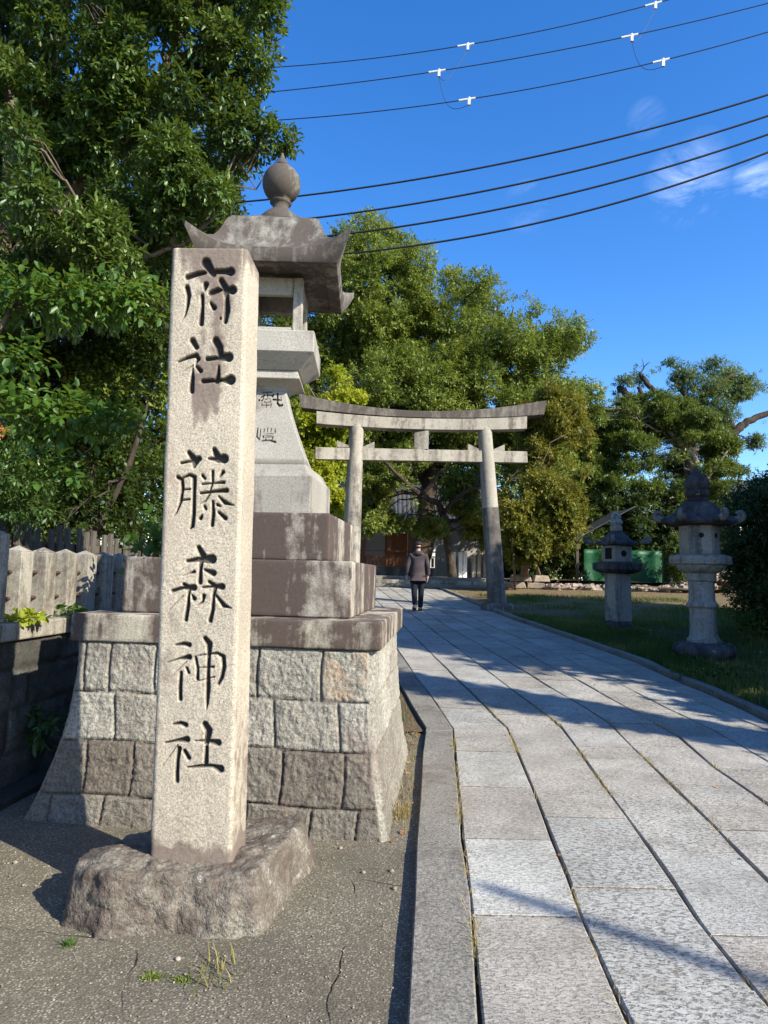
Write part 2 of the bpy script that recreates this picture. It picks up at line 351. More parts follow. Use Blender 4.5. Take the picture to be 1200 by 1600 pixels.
def sq_ring(rc, spacing):
    """unit-less rounded square perimeter description: returns arrays (side, t, normal angle) for side lengths handled later"""
def square_loft(zs, W, res, origin, Rv, Fv, Up=(0, 0, 1), rc=.015, disp=None, top=True, asym=None, fine=(0, 1)):
    """zs heights, W(z)->(left,right,front,back) half extents. Returns V, F, info"""
    zs = np.asarray(zs); Rv, Fv, Up = map(lambda q: np.asarray(q, float), (Rv, Fv, Up))
    Ws = np.array([W(z) for z in zs]); w0 = Ws.max(0)
    L = [w0[0]+w0[1], w0[2]+w0[3]]*2
    us, side = [], []
    for k in range(4):   # front, right, back, left
        r_ = res if k in fine else max(res, .05)
        n = max(3, int(L[k]/r_)); us.append(np.linspace(0, 1, n, endpoint=False)+.5/n); side.append(np.full(n, k))
        us.append(np.array([0., .33, .67])); side.append(np.full(3, k+10))   # corner after side k
    u = np.concatenate(us); sd_ = np.concatenate(side); nu = len(u)
    X = np.zeros((len(zs), nu)); Y = X.copy(); NX = X.copy(); NY = X.copy()
    l, r, f, b = [Ws[:, i:i+1] for i in range(4)]
    for k in range(4):
        m_ = sd_ == k; t = u[m_][None]
        if k == 0: X[:, m_] = -(l-rc)+(l+r-2*rc)*t; Y[:, m_] = -f; NY[:, m_] = -1
        if k == 1: X[:, m_] = r; Y[:, m_] = -(f-rc)+(f+b-2*rc)*t; NX[:, m_] = 1
        if k == 2: X[:, m_] = (r-rc)-(l+r-2*rc)*t; Y[:, m_] = b; NY[:, m_] = 1
        if k == 3: X[:, m_] = -l; Y[:, m_] = (b-rc)-(f+b-2*rc)*t; NX[:, m_] = -1
        m_ = sd_ == k+10; t = u[m_][None]
        cx = [r-rc, r-rc, -(l-rc), -(l-rc)][k]; cy = [-(f-rc), b-rc, b-rc, -(f-rc)][k]
        th = -PI/2+k*PI/2+(t*.9+.05)*PI/2
        X[:, m_] = cx+rc*np.cos(th); Y[:, m_] = cy+rc*np.sin(th); NX[:, m_] = np.cos(th)+0*cx; NY[:, m_] = np.sin(th)+0*cx
    Z = np.repeat(zs[:, None], nu, 1)
    attrs = {}
    if disp is not None:
        d, attrs = disp(sd_[None]+0*Z, X, Y, Z); X = X+NX*d; Y = Y+NY*d
    P = np.asarray(origin)+X[..., None]*Rv+Y[..., None]*Fv+Z[..., None]*Up
    V = P.reshape(-1, 3); Fc = gridfaces(nu, len(zs), True)
    attrs = {k: v.reshape(-1) for k, v in attrs.items()}
    # caps
    nt = (len(zs)-1)*nu
    cT = P[-1].mean(0); cB = P[0].mean(0); V = np.vstack([V, cB, cT]); nV = len(V)
    j = np.arange(nu); j2 = (j+1) % nu
    capT = np.stack([nt+j, nt+j2, np.full(nu, nV-1), np.full(nu, nV-1)], -1); capB = np.stack([j2, j, np.full(nu, nV-2), np.full(nu, nV-2)], -1)
    Fl = Fc.tolist() + [[a, b_, c_] for a, b_, c_, _ in capT.tolist()] + [[a, b_, c_] for a, b_, c_, _ in capB.tolist()]
    attrs = {k: np.concatenate([v, [v[:nu].mean(), v[-nu:].mean()]]) for k, v in attrs.items()}
    return V, Fl, attrs

# engraving
def stroke_depth(S_, Z_, strokes, slope, dmax):
    out = np.zeros(S_.shape)
    P = np.stack([S_, Z_], -1)
    for st in strokes:
        st = np.asarray(st)
        lo = (st[:, :2]-st[:, 2:3]).min(0)-.01; hi = (st[:, :2]+st[:, 2:3]).max(0)+.01
        m_ = (S_ > lo[0]) & (S_ < hi[0]) & (Z_ > lo[1]) & (Z_ < hi[1])
        if not m_.any(): continue
        Q = P[m_]; best = np.full(len(Q), -1.)
        segs = zip(st[:-1], st[1:]) if len(st) > 1 else [(st[0], st[0]+1e-6)]
        for a, b in segs:
            ab = b[:2]-a[:2]; t = np.clip(((Q-a[:2])@ab)/(ab@ab+1e-12), 0, 1)
            d = np.linalg.norm(Q-(a[:2]+t[:, None]*ab), axis=1); best = np.maximum(best, a[2]+t*(b[2]-a[2])-d)
        out[m_] = np.maximum(out[m_], np.clip(best*slope, 0, dmax))
    return out

# ================================================================== inscribed pillar
pb = gp(233, 1340, .2); pr0 = on_plane(362, 1340, pb, np.array([.026, 1, 0]))
Rv = np.array([1, -.026, 0]); Fv = np.array([.026, 1, 0]); UpP = np.array([-.018, .0, 1.])
nP = np.cross(Rv, UpP); 
def pface(px, py):
    q = on_plane(px, py, pb, nP)-pb; z = q[2]; s_ = (q[0]+.018*z)/1.0; return s_, z
wB = pface(362, 1340)[0]; sTL, zT = pface(268, 386); sTR, _ = pface(387, 386)
# strokes in crop pixels (scale, ox, oy)
K1 = (5.925, 220, 370); K2 = (4.57, 220, 640); K3 = (4.21, 220, 980)
STR = {K1: """600,235,42 670,345,26|430,372,26 520,342,24 590,328,20|690,318,24 780,318,26 828,320,38|425,465,24 442,540,22 430,640,16 408,725,10 375,785,4|600,440,27 592,478,18|565,540,19 568,640,17 560,730,22 555,800,24|642,518,24 710,493,26 740,488,18|785,490,24 845,490,40|740,400,26 780,470,30 795,560,20 797,680,27 780,785,20|735,755,14|645,612,14 675,655,25|475,958,28 512,1020,24|345,1155,12 430,1118,18 510,1095,22 530,1130,20 508,1172,10|480,1192,7 380,1250,4|480,1215,8 475,1300,20 465,1400,24 468,1430,22|515,1200,16 550,1240,22|690,958,33 725,1020,32 735,1090,28|612,1130,22 700,1120,20 780,1110,36 808,1112,42|720,1200,12 712,1280,20 700,1330,28|572,1335,22 640,1330,20 750,1325,18 825,1322,45""",
K2: """340,305,16 385,365,28 377,410,11|285,382,11 330,372,11 410,350,21|522,285,18 550,350,28|480,350,9 590,350,32|262,482,15 292,502,14 297,560,13 282,660,12 255,730,8 233,762,4|290,490,9 345,465,12 380,482,16 377,600,14 375,740,15 365,830,16 350,850,9|300,572,8 350,568,8|290,647,9 345,640,9|437,470,13 455,492,11|510,440,12 510,520,10 490,590,8|585,445,15 562,478,8|435,532,9 520,525,8 590,520,13|425,597,11 520,585,12 610,577,18|490,600,9 460,650,8 415,675,4|555,620,8 600,665,17 665,685,5|512,655,11 515,740,14 505,825,15|452,690,11 462,710,11|435,755,9 423,775,16|545,680,13 565,690,8|555,735,12 600,775,17|410,985,17 440,1040,23 430,1080,16 425,1140,14 420,1235,17|330,1082,13 400,1070,17 505,1068,31|380,1158,12 340,1172,6 298,1190,4|455,1145,11 515,1168,22|305,1248,14 345,1270,16 340,1320,11 335,1400,15 318,1502,15|225,1295,14 300,1272,13 375,1272,23|365,1325,8 378,1350,17|300,1330,5 200,1430,4|485,1230,13 530,1262,17 517,1330,12 510,1430,15 492,1508,17|440,1270,9 520,1262,13 575,1265,23|447,1330,15 440,1370,10 398,1402,4|535,1328,10 590,1400,18 645,1420,5""",
K3: """225,118,7 280,110,13 315,118,16|175,232,5 250,208,8 315,198,18|300,225,5 190,332,3|262,300,12 255,400,14 257,475,14|300,270,10 312,300,11|420,75,16 448,110,20 445,200,13 440,300,13 440,400,16 435,500,11 430,548,3|358,200,11 372,270,10 370,340,13|370,190,5 430,180,7 500,172,10 540,195,15 545,260,15 530,330,14 508,372,11|385,268,5 475,262,9|350,360,5 420,345,5 480,328,7|210,640,7 260,632,13 292,645,16|160,762,8 230,748,10 300,740,20|240,775,5 140,912,3|250,800,16 240,870,13 235,960,14 235,1015,14|285,815,13 312,862,15|420,640,20 445,680,22 430,760,18|430,790,13 425,900,16|355,750,5 430,748,11 505,762,21|305,925,7 400,915,12 470,915,12 520,935,24"""}
strokes = []
for (sc_, ox, oy), txt in STR.items():
    for st in txt.split('|'):
        L_ = []
        for q in st.split():
            x, y, r_ = map(float, q.split(',')); X_, Z_ = pface(ox+x/sc_, oy+y/sc_); X2, _ = pface(ox+(x+r_)/sc_, oy+y/sc_); L_.append((X_, Z_, (X2-X_)*1.22))
        strokes.append(L_)
zs = np.concatenate([np.arange(-.10, zT-.012, .0036), zT-np.array([.012, .008, .004, .0015, 0])])
HB, TH = wB/2, .30
def Wp(z):
    t = min(1, max(0, z)/zT); lx = sTL*t; rx = wB+(sTR-wB)*t; c_ = wB/2
    e = 0
    if z > zT-.012: e = .012-math.sqrt(max(0, .012**2-(z-(zT-.012))**2))
    return (c_-lx-e, rx-c_-e, -e, TH*(1-.03*t)-e)
orgP = pb + Rv*wB/2
def dispP(sd_, X, Y, Z):
    P = np.stack([X*1., Y, Z], -1)
    d = fbm(P, 6, 3)*.004+fbm(P, 60, 2, 3)*.001
    cut = np.zeros_like(X); fr = (sd_ == 0)
    c_ = np.zeros_like(X); c_[fr] = stroke_depth(X[fr]+wB/2, Z[fr], strokes, 2.6, .026)
    c_[fr] = c_[fr]
    h_ = zT-Z; sx = X/(wB/2)
    drip = vnoise(np.stack([X*14, Z*1.1, X*0], -1), 1., 7)+.6*vnoise(np.stack([X*38, Z*3., X*0], -1), 1., 9)+fbm(P, 26, 3, 4)*.55
    env = np.where(fr, np.clip(1.25-np.abs(sx)*1.1, 0, 1), .75)
    st = np.clip(1.15-h_/.16, 0, 1)*1.0+.62*np.clip(1.0-h_/1.05, 0, 1)*env*np.clip((.95-np.abs(sx+.1))*2, 0, 1)+.55*np.exp(-((h_-.72)/.14)**2)*env*np.clip((.7-np.abs(sx))*3, 0, 1)
    st = np.clip((st*1.35*env+drip*.9-.34)*2.6, 0, 1)
    st = np.maximum(st, np.clip((np.clip(1.25-Z/.11, 0, 1)+fbm(P, 18, 3, 6)*.7-.45)*3, 0, 1))
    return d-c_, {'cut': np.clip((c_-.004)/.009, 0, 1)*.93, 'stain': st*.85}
V, Fl, at_ = square_loft(zs, Wp, .0036, orgP, Rv, Fv, UpP, .02, dispP)
# domed top
V[-1] += np.array([0, 0, .03])
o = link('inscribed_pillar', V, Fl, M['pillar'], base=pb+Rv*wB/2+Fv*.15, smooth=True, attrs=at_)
meta(o, 'tall square granite pillar with six large engraved Chinese characters, standing in a rough rock', 'pillar')

# ---- foot rock (traced outline, real blocky boulder)
def boulder(name, outline, zb, h, mat, rough=.02, res=70, seed=1, tilt=(0, 0), hfun=None):
    c = np.mean(outline, 0); O = np.array(outline); n = 220
    per = np.vstack([O, O[:1]]); sl = np.r_[0, np.cumsum(np.linalg.norm(np.diff(per, axis=0), axis=1))]
    t = np.linspace(0, sl[-1], n, endpoint=False); B = np.stack([np.interp(t, sl, per[:, 0]), np.interp(t, sl, per[:, 1])], -1)
    for _ in range(3): B = (np.roll(B, 1, 0)+B*2+np.roll(B, -1, 0))/4
    rings = []
    for k in range(16):   # side
        a = k/15; shr = 1-.07*a**2-.03*a; rings.append(np.c_[c+(B-c)*shr, np.full(n, a*.86)])
    for k in range(1, 5):
        a = k/4*PI/2; rings.append(np.c_[c+(B-c)*(.90-.05*(1-math.cos(a))), np.full(n, .86+.14*math.sin(a))])
    for k in range(1, 40): rings.append(np.c_[c+(B-c)*.85*(1-k/40), np.full(n, 1.)])
    P = np.array(rings); x, y = P[..., 0], P[..., 1]
    hh = h(x, y) if callable(h) else h
    Z = zb+P[..., 2]*hh
    P3 = np.stack([x, y, Z], -1)
    w = P[..., 2:3]
    cc = np.array([c[0], c[1], zb]); dirn = P3-cc; dirn /= np.linalg.norm(dirn, axis=-1)[..., None]+1e-6
    P3 = P3+dirn*(fbm(P3, 3.5, 5, seed)[..., None]*rough*1.35+np.abs(fbm(P3, 11, 4, seed+5))[..., None]*rough*1.4)
    V = P3.reshape(-1, 3); Fc = gridfaces(n, len(rings), True)
    return V, Fc, c
g1 = lambda px, py: gp(px, py, -.05)[:2]
rock_out = [g1(86, 1448)+[.02, 0], g1(160, 1468), g1(240, 1462), g1(330, 1466), g1(408, 1462), g1(425, 1440), g1(487, 1352), gp(478, 1315, .02)[:2]+[0, .1], gp(440, 1290, .1)[:2], gp(360, 1285, .1)[:2], gp(240, 1300, .1)[:2], gp(170, 1330, .12)[:2], g1(112, 1395)]
xl, xr = -1.55, -.4
V, Fc, c = boulder('r', rock_out, -.08, lambda x, y: .262+.012*np.sin(x*5+1)-.05*np.clip((y-3.4)/.5, 0, 1)-.09*np.clip((-1.20-x)/.35, 0, 1)+.03*np.clip((x+.75)/.3, 0, 1), M['rock'], .035)
meta(link('foot_rock', V, Fc, M['rock'], base=(c[0], c[1], -.08), smooth=True), 'low rough brown boulder in which the inscribed pillar stands', 'rock')

# ================================================================== giant lantern
A = math.atan(102/1080)
Rl = np.array([math.cos(A), -math.sin(A), 0]); Fl_ = np.array([math.sin(A), math.cos(A), 0])
ax = at(416, 898, 5.3); LC = np.array([ax[0], ax[1], 0])
GL = empty('giant_stone_lantern', (LC[0], LC[1], -.08), 'huge stone lantern on a stepped pedestal and flared masonry base, behind the inscribed pillar', 'stone lantern')
def lat(u, v, z): return LC+u*Rl+v*Fl_+np.array([0, 0, z])
frontpt = lat(0, -.97, .5)
def uf(px, py): q = on_plane(px, py, frontpt, Fl_)-LC; return float(q@Rl), float(q[2])
rows = [1.045, .731, .437, .118, -.14]
Jt = [[-.9+.02, *[uf(p, 1050)[0] for p in (172, 243, 325, 404, 504)]], [uf(p, 1130)[0] for p in (178, 262, 350, 428, 530)], [uf(p, 1210)[0] for p in (133, 206, 300, 365, 439, 536)], [uf(p, 1275)[0] for p in (81, 163, 270, 385, 486, 558)]]
def Wb(z):
    a = max(0, (1.02-z)/1.1); fl = a**2.1
    return (.94+.27*fl, .93+.12*fl, .95+.07*fl, .95+.12*fl)
stone_rnd = rng.random((4, 4, 14))
def disp_b(sd_, X, Y, Z):
    along = np.where((sd_ % 10) % 2 == 0, X, Y+.05)
    side_i = (sd_ % 10).astype(int)
    row = np.digitize(Z, [rows[3], rows[2], rows[1]]); row = 3-row   # 0 top .. 3 bottom
    dist = np.full(X.shape, 9.); tone = np.zeros_like(X)
    for z in rows: dist = np.minimum(dist, np.abs(Z-z-.006*np.sin(along*7)))
    P = np.stack([X, Y, Z], -1)
    for r_ in range(4):
        for s_ in range(4):
            m_ = (row == r_) & (side_i == s_)
            if not m_.any(): continue
            js = np.array(Jt[r_]) if s_ == 0 else np.array([-.62, -.25, .12, .5])+.17*(r_ % 2)+.02*s_
            aa = along[m_]; aa = aa+.012*np.sin(Z[m_]*9+r_)
            dist[m_] = np.minimum(dist[m_], np.abs(aa[:, None]-js).min(1))
            idx = np.searchsorted(np.sort(js), aa)
            base_t = [.50, .52, .06, .10][r_] if s_ == 0 else [.6, .5, .25, .25][r_]
            tone[m_] = base_t+.24*stone_rnd[r_, s_, np.minimum(idx, 13)]
    crn = (sd_ >= 10)
    rough = fbm(P, 6, 3, 2)*.014+(.25-np.abs(vnoise(P*np.array([1, 1, .8]), 30, 4)))*.017+(.25-np.abs(vnoise(P*np.array([1.5, 1.5, .8]), 55, 6)))*.016
    edge = np.clip(dist/.013, 0, 1)
    d = rough*edge+.012*np.sqrt(edge)-.014*np.exp(-(dist/.005)**2)
    tone = tone-.4*np.exp(-(dist/.006)**2)
    tone = np.where(crn, .55, tone)
    return np.where(crn, rough*.4+.004, d), {'tone': np.clip(tone, 0, 1), 'rust': ((sd_ == 0) & (row == 0) & (X > Jt[0][-1]))*np.clip(dist/.03, 0, 1)}
zz = np.arange(-.16, 1.045, .011)
V, Fl2, at_ = square_loft(zz, Wb, .011, LC, Rl, Fl_, (0, 0, 1), .02, disp_b)
link('masonry_base', V, Fl2, M['masonry'], GL, smooth=True, attrs=at_)
def blk(name, w, z0, z1, mat, rc=.012, taper=0., bulge=None, res=.04, amp=.003):
    zs = np.unique(np.concatenate([[z0, z0+.004, z0+.012], np.linspace(z0+.03, z1-.03, max(2, int((z1-z0)/.05))), [z1-.012, z1-.004, z1]]))
    def W(z):
        e = 0
        for q in (z-z0, z1-z):
            if q < .012: e = .012-math.sqrt(max(0, .012**2-(.012-q)**2))
        ww = w-taper*(z-z0)-e; return (ww,)*4
    V, Fl2, at_ = square_loft(zs, W, res, LC, Rl, Fl_, (0, 0, 1), rc, lambda s, X, Y, Z: (fbm(np.stack([X, Y, Z], -1), 3, 3, w)*amp, {}))
    return link(name, V, Fl2, mat, GL, smooth=True)
blk('ledge_slab', .985, 1.043, 1.216, M['ledge'])
blk('lower_step', .765, 1.218, 1.585, M['step'])
blk('upper_step', .58, 1.587, 1.912, M['step'])
# pedestal with sloped top
def Wped(z): 
    if z < 2.19: return (.405,)*4
    t = (z-2.19)/.09; return (.405-.055*t**.7,)*4
V, Fl2, _ = square_loft(np.r_[1.914, 1.92, np.linspace(1.95, 2.188, 5), 2.192, np.linspace(2.2, 2.28, 6)], Wped, .04, LC, Rl, Fl_, (0, 0, 1), .012)
link('pedestal', V, Fl2, M['lantern'], GL, smooth=False)
# shaft (flared) with characters
AU = -.022
Ru = np.array([math.cos(AU), -math.sin(AU), 0]); Fu = np.array([math.sin(AU), math.cos(AU), 0])
def latu(u, v, z): return LC+u*Ru+v*Fu+np.array([0, 0, z])
ZO = [0, 2.27, 2.83, 2.99, 3.09, 3.24, 3.655, 3.80, 4.12, 4.24, 4.335, 4.485, 4.722, 6]; ZN = [0, 2.27, 2.885, 3.02, 3.133, 3.289, 3.745, 3.85, 4.196, 4.33, 4.455, 4.612, 4.862, 6.2]
shp = latu(0, -.20, 2.5)
def sface(x, y):
    q = on_plane(390+x/9.41, 590+y/9.41, shp, Fu)-LC; return float(q@Ru), float(np.interp(q[2], ZN, ZO))
ST = "170,175,7 305,165,9|240,175,7 240,250,7|195,215,9 180,235,11 150,250,10|185,230,6 330,222,8|330,215,11 310,242,10|200,283,6 285,278,5|200,308,5 200,338,5 290,338,5 292,300,6|205,320,4 285,318,4|155,382,6 300,375,6|230,350,5 230,415,6|160,352,6 160,385,5|300,355,5 295,412,5|185,262,6 165,300,9 150,310,9|390,195,12 393,300,11 392,350,13 425,388,15 462,375,14|325,290,12 450,295,8|440,255,8|118,300,14|215,760,6 213,808,7|265,745,6 262,800,6|320,745,6 312,805,6|373,752,6 378,815,7|220,835,4 360,830,5|230,860,4 350,857,4|205,870,10 212,898,7|232,885,5 352,882,7 335,925,7|240,915,7 250,935,6|190,945,8 300,938,9 388,965,13|120,745,8 112,880,9 155,928,8|162,760,6 158,900,6"
sstr = []
for st in ST.split('|'):
    L_ = []
    for q in st.split():
        x, y, r_ = map(float, q.split(',')); a_, b_ = sface(x, y); a2, _ = sface(x+r_*1.25, y); L_.append((a_, b_, a2-a_))
    sstr.append(L_)
def Wsh(z):
    t = (z-2.27)/(2.83-2.27)
    if t < .10: w = .30-.03*(1-t/.10)**2
    else: w = .115+.185*(1-(t-.10)/.90)**1.25
    return (w,)*4
def disp_s(sd_, X, Y, Z):
    fr = sd_ == 0; c_ = np.zeros_like(X); c_[fr] = stroke_depth(X[fr], Z[fr], sstr, 3, .014)
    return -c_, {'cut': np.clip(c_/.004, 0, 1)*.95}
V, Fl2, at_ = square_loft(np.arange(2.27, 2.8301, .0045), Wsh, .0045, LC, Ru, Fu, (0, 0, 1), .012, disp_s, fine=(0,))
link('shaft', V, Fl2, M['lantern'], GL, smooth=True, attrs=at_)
def prof_sq(name, prof, mat, rc=.008):
    zs = np.array([p_[1] for p_ in prof])+np.arange(len(prof))*1e-5
    ws = [p_[0] for p_ in prof]
    it = iter(ws); ws_ = {float(z): w for z, w in zip(zs, ws)}
    V, Fl2, _ = square_loft(zs, lambda z: (ws_[float(z)],)*4, .05, LC, Ru, Fu, (0, 0, 1), rc)
    return link(name, V, Fl2, mat, GL)
prof_sq('neck_moulding', [(.11, 2.825), (.116, 2.845), (.13, 2.865), (.155, 2.885), (.19, 2.902), (.222, 2.912), (.225, 2.918), (.205, 2.99)], M['lantern'])
prof_sq('platform', [(.21, 2.992), (.22, 2.995), (.328, 3.085), (.333, 3.09), (.333, 3.235), (.326, 3.243), (.27, 3.248)], M['lantern'])
# fire box: four corner posts, top and bottom frame, inner arch trim
fb = MB()
FB = empty('x', (0, 0, 0), '', '') if False else None
for sx in (-1, 1):
    for sy in (-1, 1):
        c_ = latu(sx*.19, sy*.19, 3.45); fb.box(c_, (.072, .072, .404), -AU)
for k in range(4):
    a_ = k*PI/2
    for zc, hh in ((3.275, .05), (3.59, .125)):
        u_, v_ = .19*math.sin(a_), -.19*math.cos(a_)
        sz = (.308, .055, hh) if k % 2 == 0 else (.055, .308, hh)
        fb.box(latu(u_, v_, zc), sz, -AU)
bevel(fb.build('fire_box', M['lantern'], GL), .008)
# roof
def roof_sq(n=28, m_=26):
    prof = [(.0, 4.12), (.10, 4.12), (.20, 4.118), (.304, 4.112), (.345, 4.096), (.372, 4.06), (.394, 4.0), (.414, 3.94), (.438, 3.885), (.47, 3.84), (.51, 3.81), (.545, 3.79)]
    V = []; rings = []
    def ring(w, z, lift, out):
        L_ = []
        for k in range(4):
            for j in range(n):
                s_ = 2*j/n-1; c_ = abs(s_)**5
                ww = w*(1+out*c_)
                x, y = [(s_*ww, -ww), (ww, s_*ww), (-s_*ww, ww), (-ww, -s_*ww)][k]
                # pull edge of ring outward only near corner
                e = w*(1+out*c_); 
                L_.append(latu(x*.92, y*.92, z+lift*c_))
        return L_
    for (w, z) in prof:
        f = max(0, (w-.34)/.205); rings.append(ring(max(w, .001), z, .125*f**2.2, .17*f**2))
    rings.append(ring(.548, 3.76, .12, .17)); rings.append(ring(.543, 3.70, .055, .07)); rings.append(ring(.535, 3.665, .01, .02)); rings.append(ring(.53, 3.655, 0, 0))
    rings.append(ring(.43, 3.655, 0, 0)); rings.append(ring(.43, 3.672, 0, 0)); rings.append(ring(.40, 3.70, 0, 0)); rings.append(ring(.30, 3.70, 0, 0)); rings.append(ring(.001, 3.70, 0, 0))
    nu = 4*n; V = np.array(rings).reshape(-1, 3); return V, gridfaces(nu, len(rings), True)[:, ::-1]
V, Fc = roof_sq()
V = V+fbm(V, 7, 3, 9)[:, None]*np.array([.004, .004, .008])
o = link('roof', V, Fc, M['lantern_dark'], GL, smooth=True)
try:
    es = o.modifiers.new('es', 'EDGE_SPLIT'); es.split_angle = math.radians(38)
except Exception: pass
mb = MB(); mb.box(latu(0, 0, 4.142), (.38, .38, .05), -AU); mb.lathe([(.185, 4.165), (.18, 4.19), (.165, 4.215), (.135, 4.245), (.10, 4.268), (.078, 4.28)], 32, (LC[0], LC[1], 0))
bevel(mb.build('roof_collar', M['lantern_dark'], GL, smooth=False), .006)
mb = MB(); pr = [(.078, 4.278), (.066, 4.29), (.062, 4.31), (.07, 4.325), (.088, 4.333), (.08, 4.342)]
for k in range(15):
    a = -PI/2*.72+k/14*PI/2*1.55; pr.append((.152*math.cos(a), 4.485+.150*math.sin(a)))
pr += [(.064, 4.622), (.050, 4.645), (.034, 4.672), (.018, 4.70), (.004, 4.735)]
mb.lathe(pr, 36, (LC[0], LC[1], 0)); mb.build('finial', M['lantern_dark'], GL, smooth=True)
for ch in GL.children:
    if ch.name in ('shaft', 'neck_moulding', 'platform', 'fire_box', 'roof', 'roof_collar', 'finial'):
        for v in ch.data.vertices: v.co.z = float(np.interp(v.co.z-.08, ZO, ZN))+.08

# ================================================================== ground, path, kerbs
def sheet(name, x0, x1, y0, y1, nx, ny, zoff, mat, kind='structure', hf=None, amp=0.):
    X, Y = np.meshgrid(np.linspace(x0, x1, nx), np.linspace(y0, y1, ny))
    Z = gz(Y)+zoff
    P = np.stack([X, Y, Z], -1)
    if amp: P[..., 2] += fbm(P, 1.2, 4)*amp
    return meta(link(name, P.reshape(-1, 3), gridfaces(nx, ny), mat, smooth=True), kind=kind)
sheet('ground', -400, 400, -60, 900, 60, 240, -.25, M['earth'])
LN = {
 0: [(632, 1600), (647, 1400), (650, 1312), (655, 1240), (660, 1175), (664, 1137), (642, 1100), (632, 1082), (612, 1050)],
 1: [(750, 1600), (735, 1397), (721, 1305), (715, 1217), (707, 1137), (682, 1100), (645, 1050), (612, 1002)],
 2: [(985, 1600), (905, 1425), (887, 1372), (847, 1270), (822, 1207), (792, 1136), (775, 1121), (740, 1085), (710, 1057), (675, 1022), (645, 992), (622, 970)],
 3: [(1200, 1570), (1165, 1530), (1095, 1445), (1065, 1397), (1020, 1332), (982, 1280), (950, 1237), (900, 1167), (877, 1135), (840, 1107), (800, 1077), (760, 1047), (725, 1020), (692, 996), (650, 965), (624, 945)],
 4: [(1200, 1375), (1162, 1340), (1117, 1292), (1050, 1227), (987, 1166), (955, 1132), (905, 1100), (862, 1075), (812, 1044), (770, 1019), (730, 996), (700, 979), (662, 954)],
 5: [(1200, 1257), (1162, 1230), (1117, 1200), (1060, 1150), (1032, 1135), (970, 1100), (900, 1061), (850, 1036), (817, 1016), (775, 997), (697, 959)],
 6: [(1200, 1190), (1115, 1140), (1040, 1105), (975, 1072), (900, 1037), (882, 1027), (817, 999), (770, 979), (725, 959)],
 7: [(1200, 1141), (1125, 1110), (1055, 1082), (1005, 1061), (960, 1040), (900, 1016), (850, 997), (812, 982), (760, 960), (677, 929)],
 8: [(1200, 1126), (1150, 1104), (1100, 1080), (1040, 1057), (1000, 1037), (900, 1001), (802, 968), (745, 945)],
}
LP = {}
for k, pts in LN.items():
    W_ = np.array([gp(*q)[:2] for q in pts]); W_ = W_[np.argsort(W_[:, 1])]
    if W_[0, 1] > -3:
        d = (W_[min(2, len(W_)-1)]-W_[0]); d = d/d[1]
        if k >= 5: d = np.array([.09, 1])
        W_ = np.vstack([W_[0]+d*(-3-W_[0, 1]), W_])
    LP[k] = W_
def xl_(k, y):
    W_ = LP[k]; y = np.asarray(y, float); x = np.interp(y, W_[:, 1], W_[:, 0])
    e = y > W_[-1, 1]; dl = -.115
    return np.where(e, W_[-1, 0]+dl*(y-W_[-1, 1]), x)
# far clean-up: let the spacings follow a steady fan beyond y=9
for k in range(0, 9): pass
gpy = lambda px, py: gp(px, py)[1]
joints = {1: [1133, 1174, 1229, 1310, 1430], 2: [1118, 1157, 1208, 1276, 1385, 1540], 3: [1136, 1167, 1185, 1242, 1327, 1457], 4: [1132, 1166, 1225, 1256, 1295, 1400], 5: [1116, 1152, 1200, 1290], 6: [1100, 1142]}
midpx = {1: 760, 2: 850, 3: 960, 4: 1050, 5: 1100, 6: 1100}
smb = MB()
def slab(k0, k1, ya, yb, g=.0075, z=0., tone=.5, h=.10, mb=None, zo=0.):
    mb = mb or smb
    if mb is smb and ya > 7: g = .0105
    ys = [ya+g*.5] + [y for y in sorted(set([float(q) for q in LP[k0][:, 1]] + [float(q) for q in LP[k1][:, 1]])) if ya+.05 < y < yb-.05][::2] + [yb-g*.5]
    rb = .007; V = []; n = len(ys); tl = [(random.random()-.5)*.006 for _ in range(3)]
    ys = [ya+g*.45, ya+g*.45+.005]+ys[1:-1]+[yb-g*.45-.005, yb-g*.45]; n = len(ys)
    for i, y in enumerate(ys):
        a, b = float(xl_(k0, y))+g+.004*math.sin(y*3+k0), float(xl_(k1, y))-g+.004*math.sin(y*3.7+k1)
        zt = float(gz(y))+z+zo+tl[0]+tl[1]*(y-ya); e = .004 if i in (0, n-1) else 0
        for x, dz in ((a, -h), (a, -rb*.8-e*0), (a+rb, 0), ((a+b)/2, 0), (b-rb, 0), (b, -rb*.8), (b, -h)):
            dz2 = dz if dz <= -h+1e-9 else (dz-(e if abs(dz) < 1e-9 else 0))
            V.append((x, y, zt+dz2+tl[2]*(x-a)))
    Fc = []
    for i in range(n-1):
        for j in range(6): Fc.append((i*7+j, i*7+j+1, (i+1)*7+j+1, (i+1)*7+j))
    Fc += [tuple(range(6, -1, -1)), tuple((n-1)*7+j for j in range(7))]
    Fc = [f[::-1] for f in Fc[:-2]] + [Fc[-2][::-1], Fc[-1][::-1]]
    A_ = np.full((n, 7), tone); A_[:, 0] = A_[:, 6] = -1.; A_[0] = A_[-1] = -1.; A_[:, 1] = A_[:, 5] = tone*.4
    mb.add(V, [tuple(reversed(f)) for f in Fc], A_.reshape(-1))
YEND = 25.2
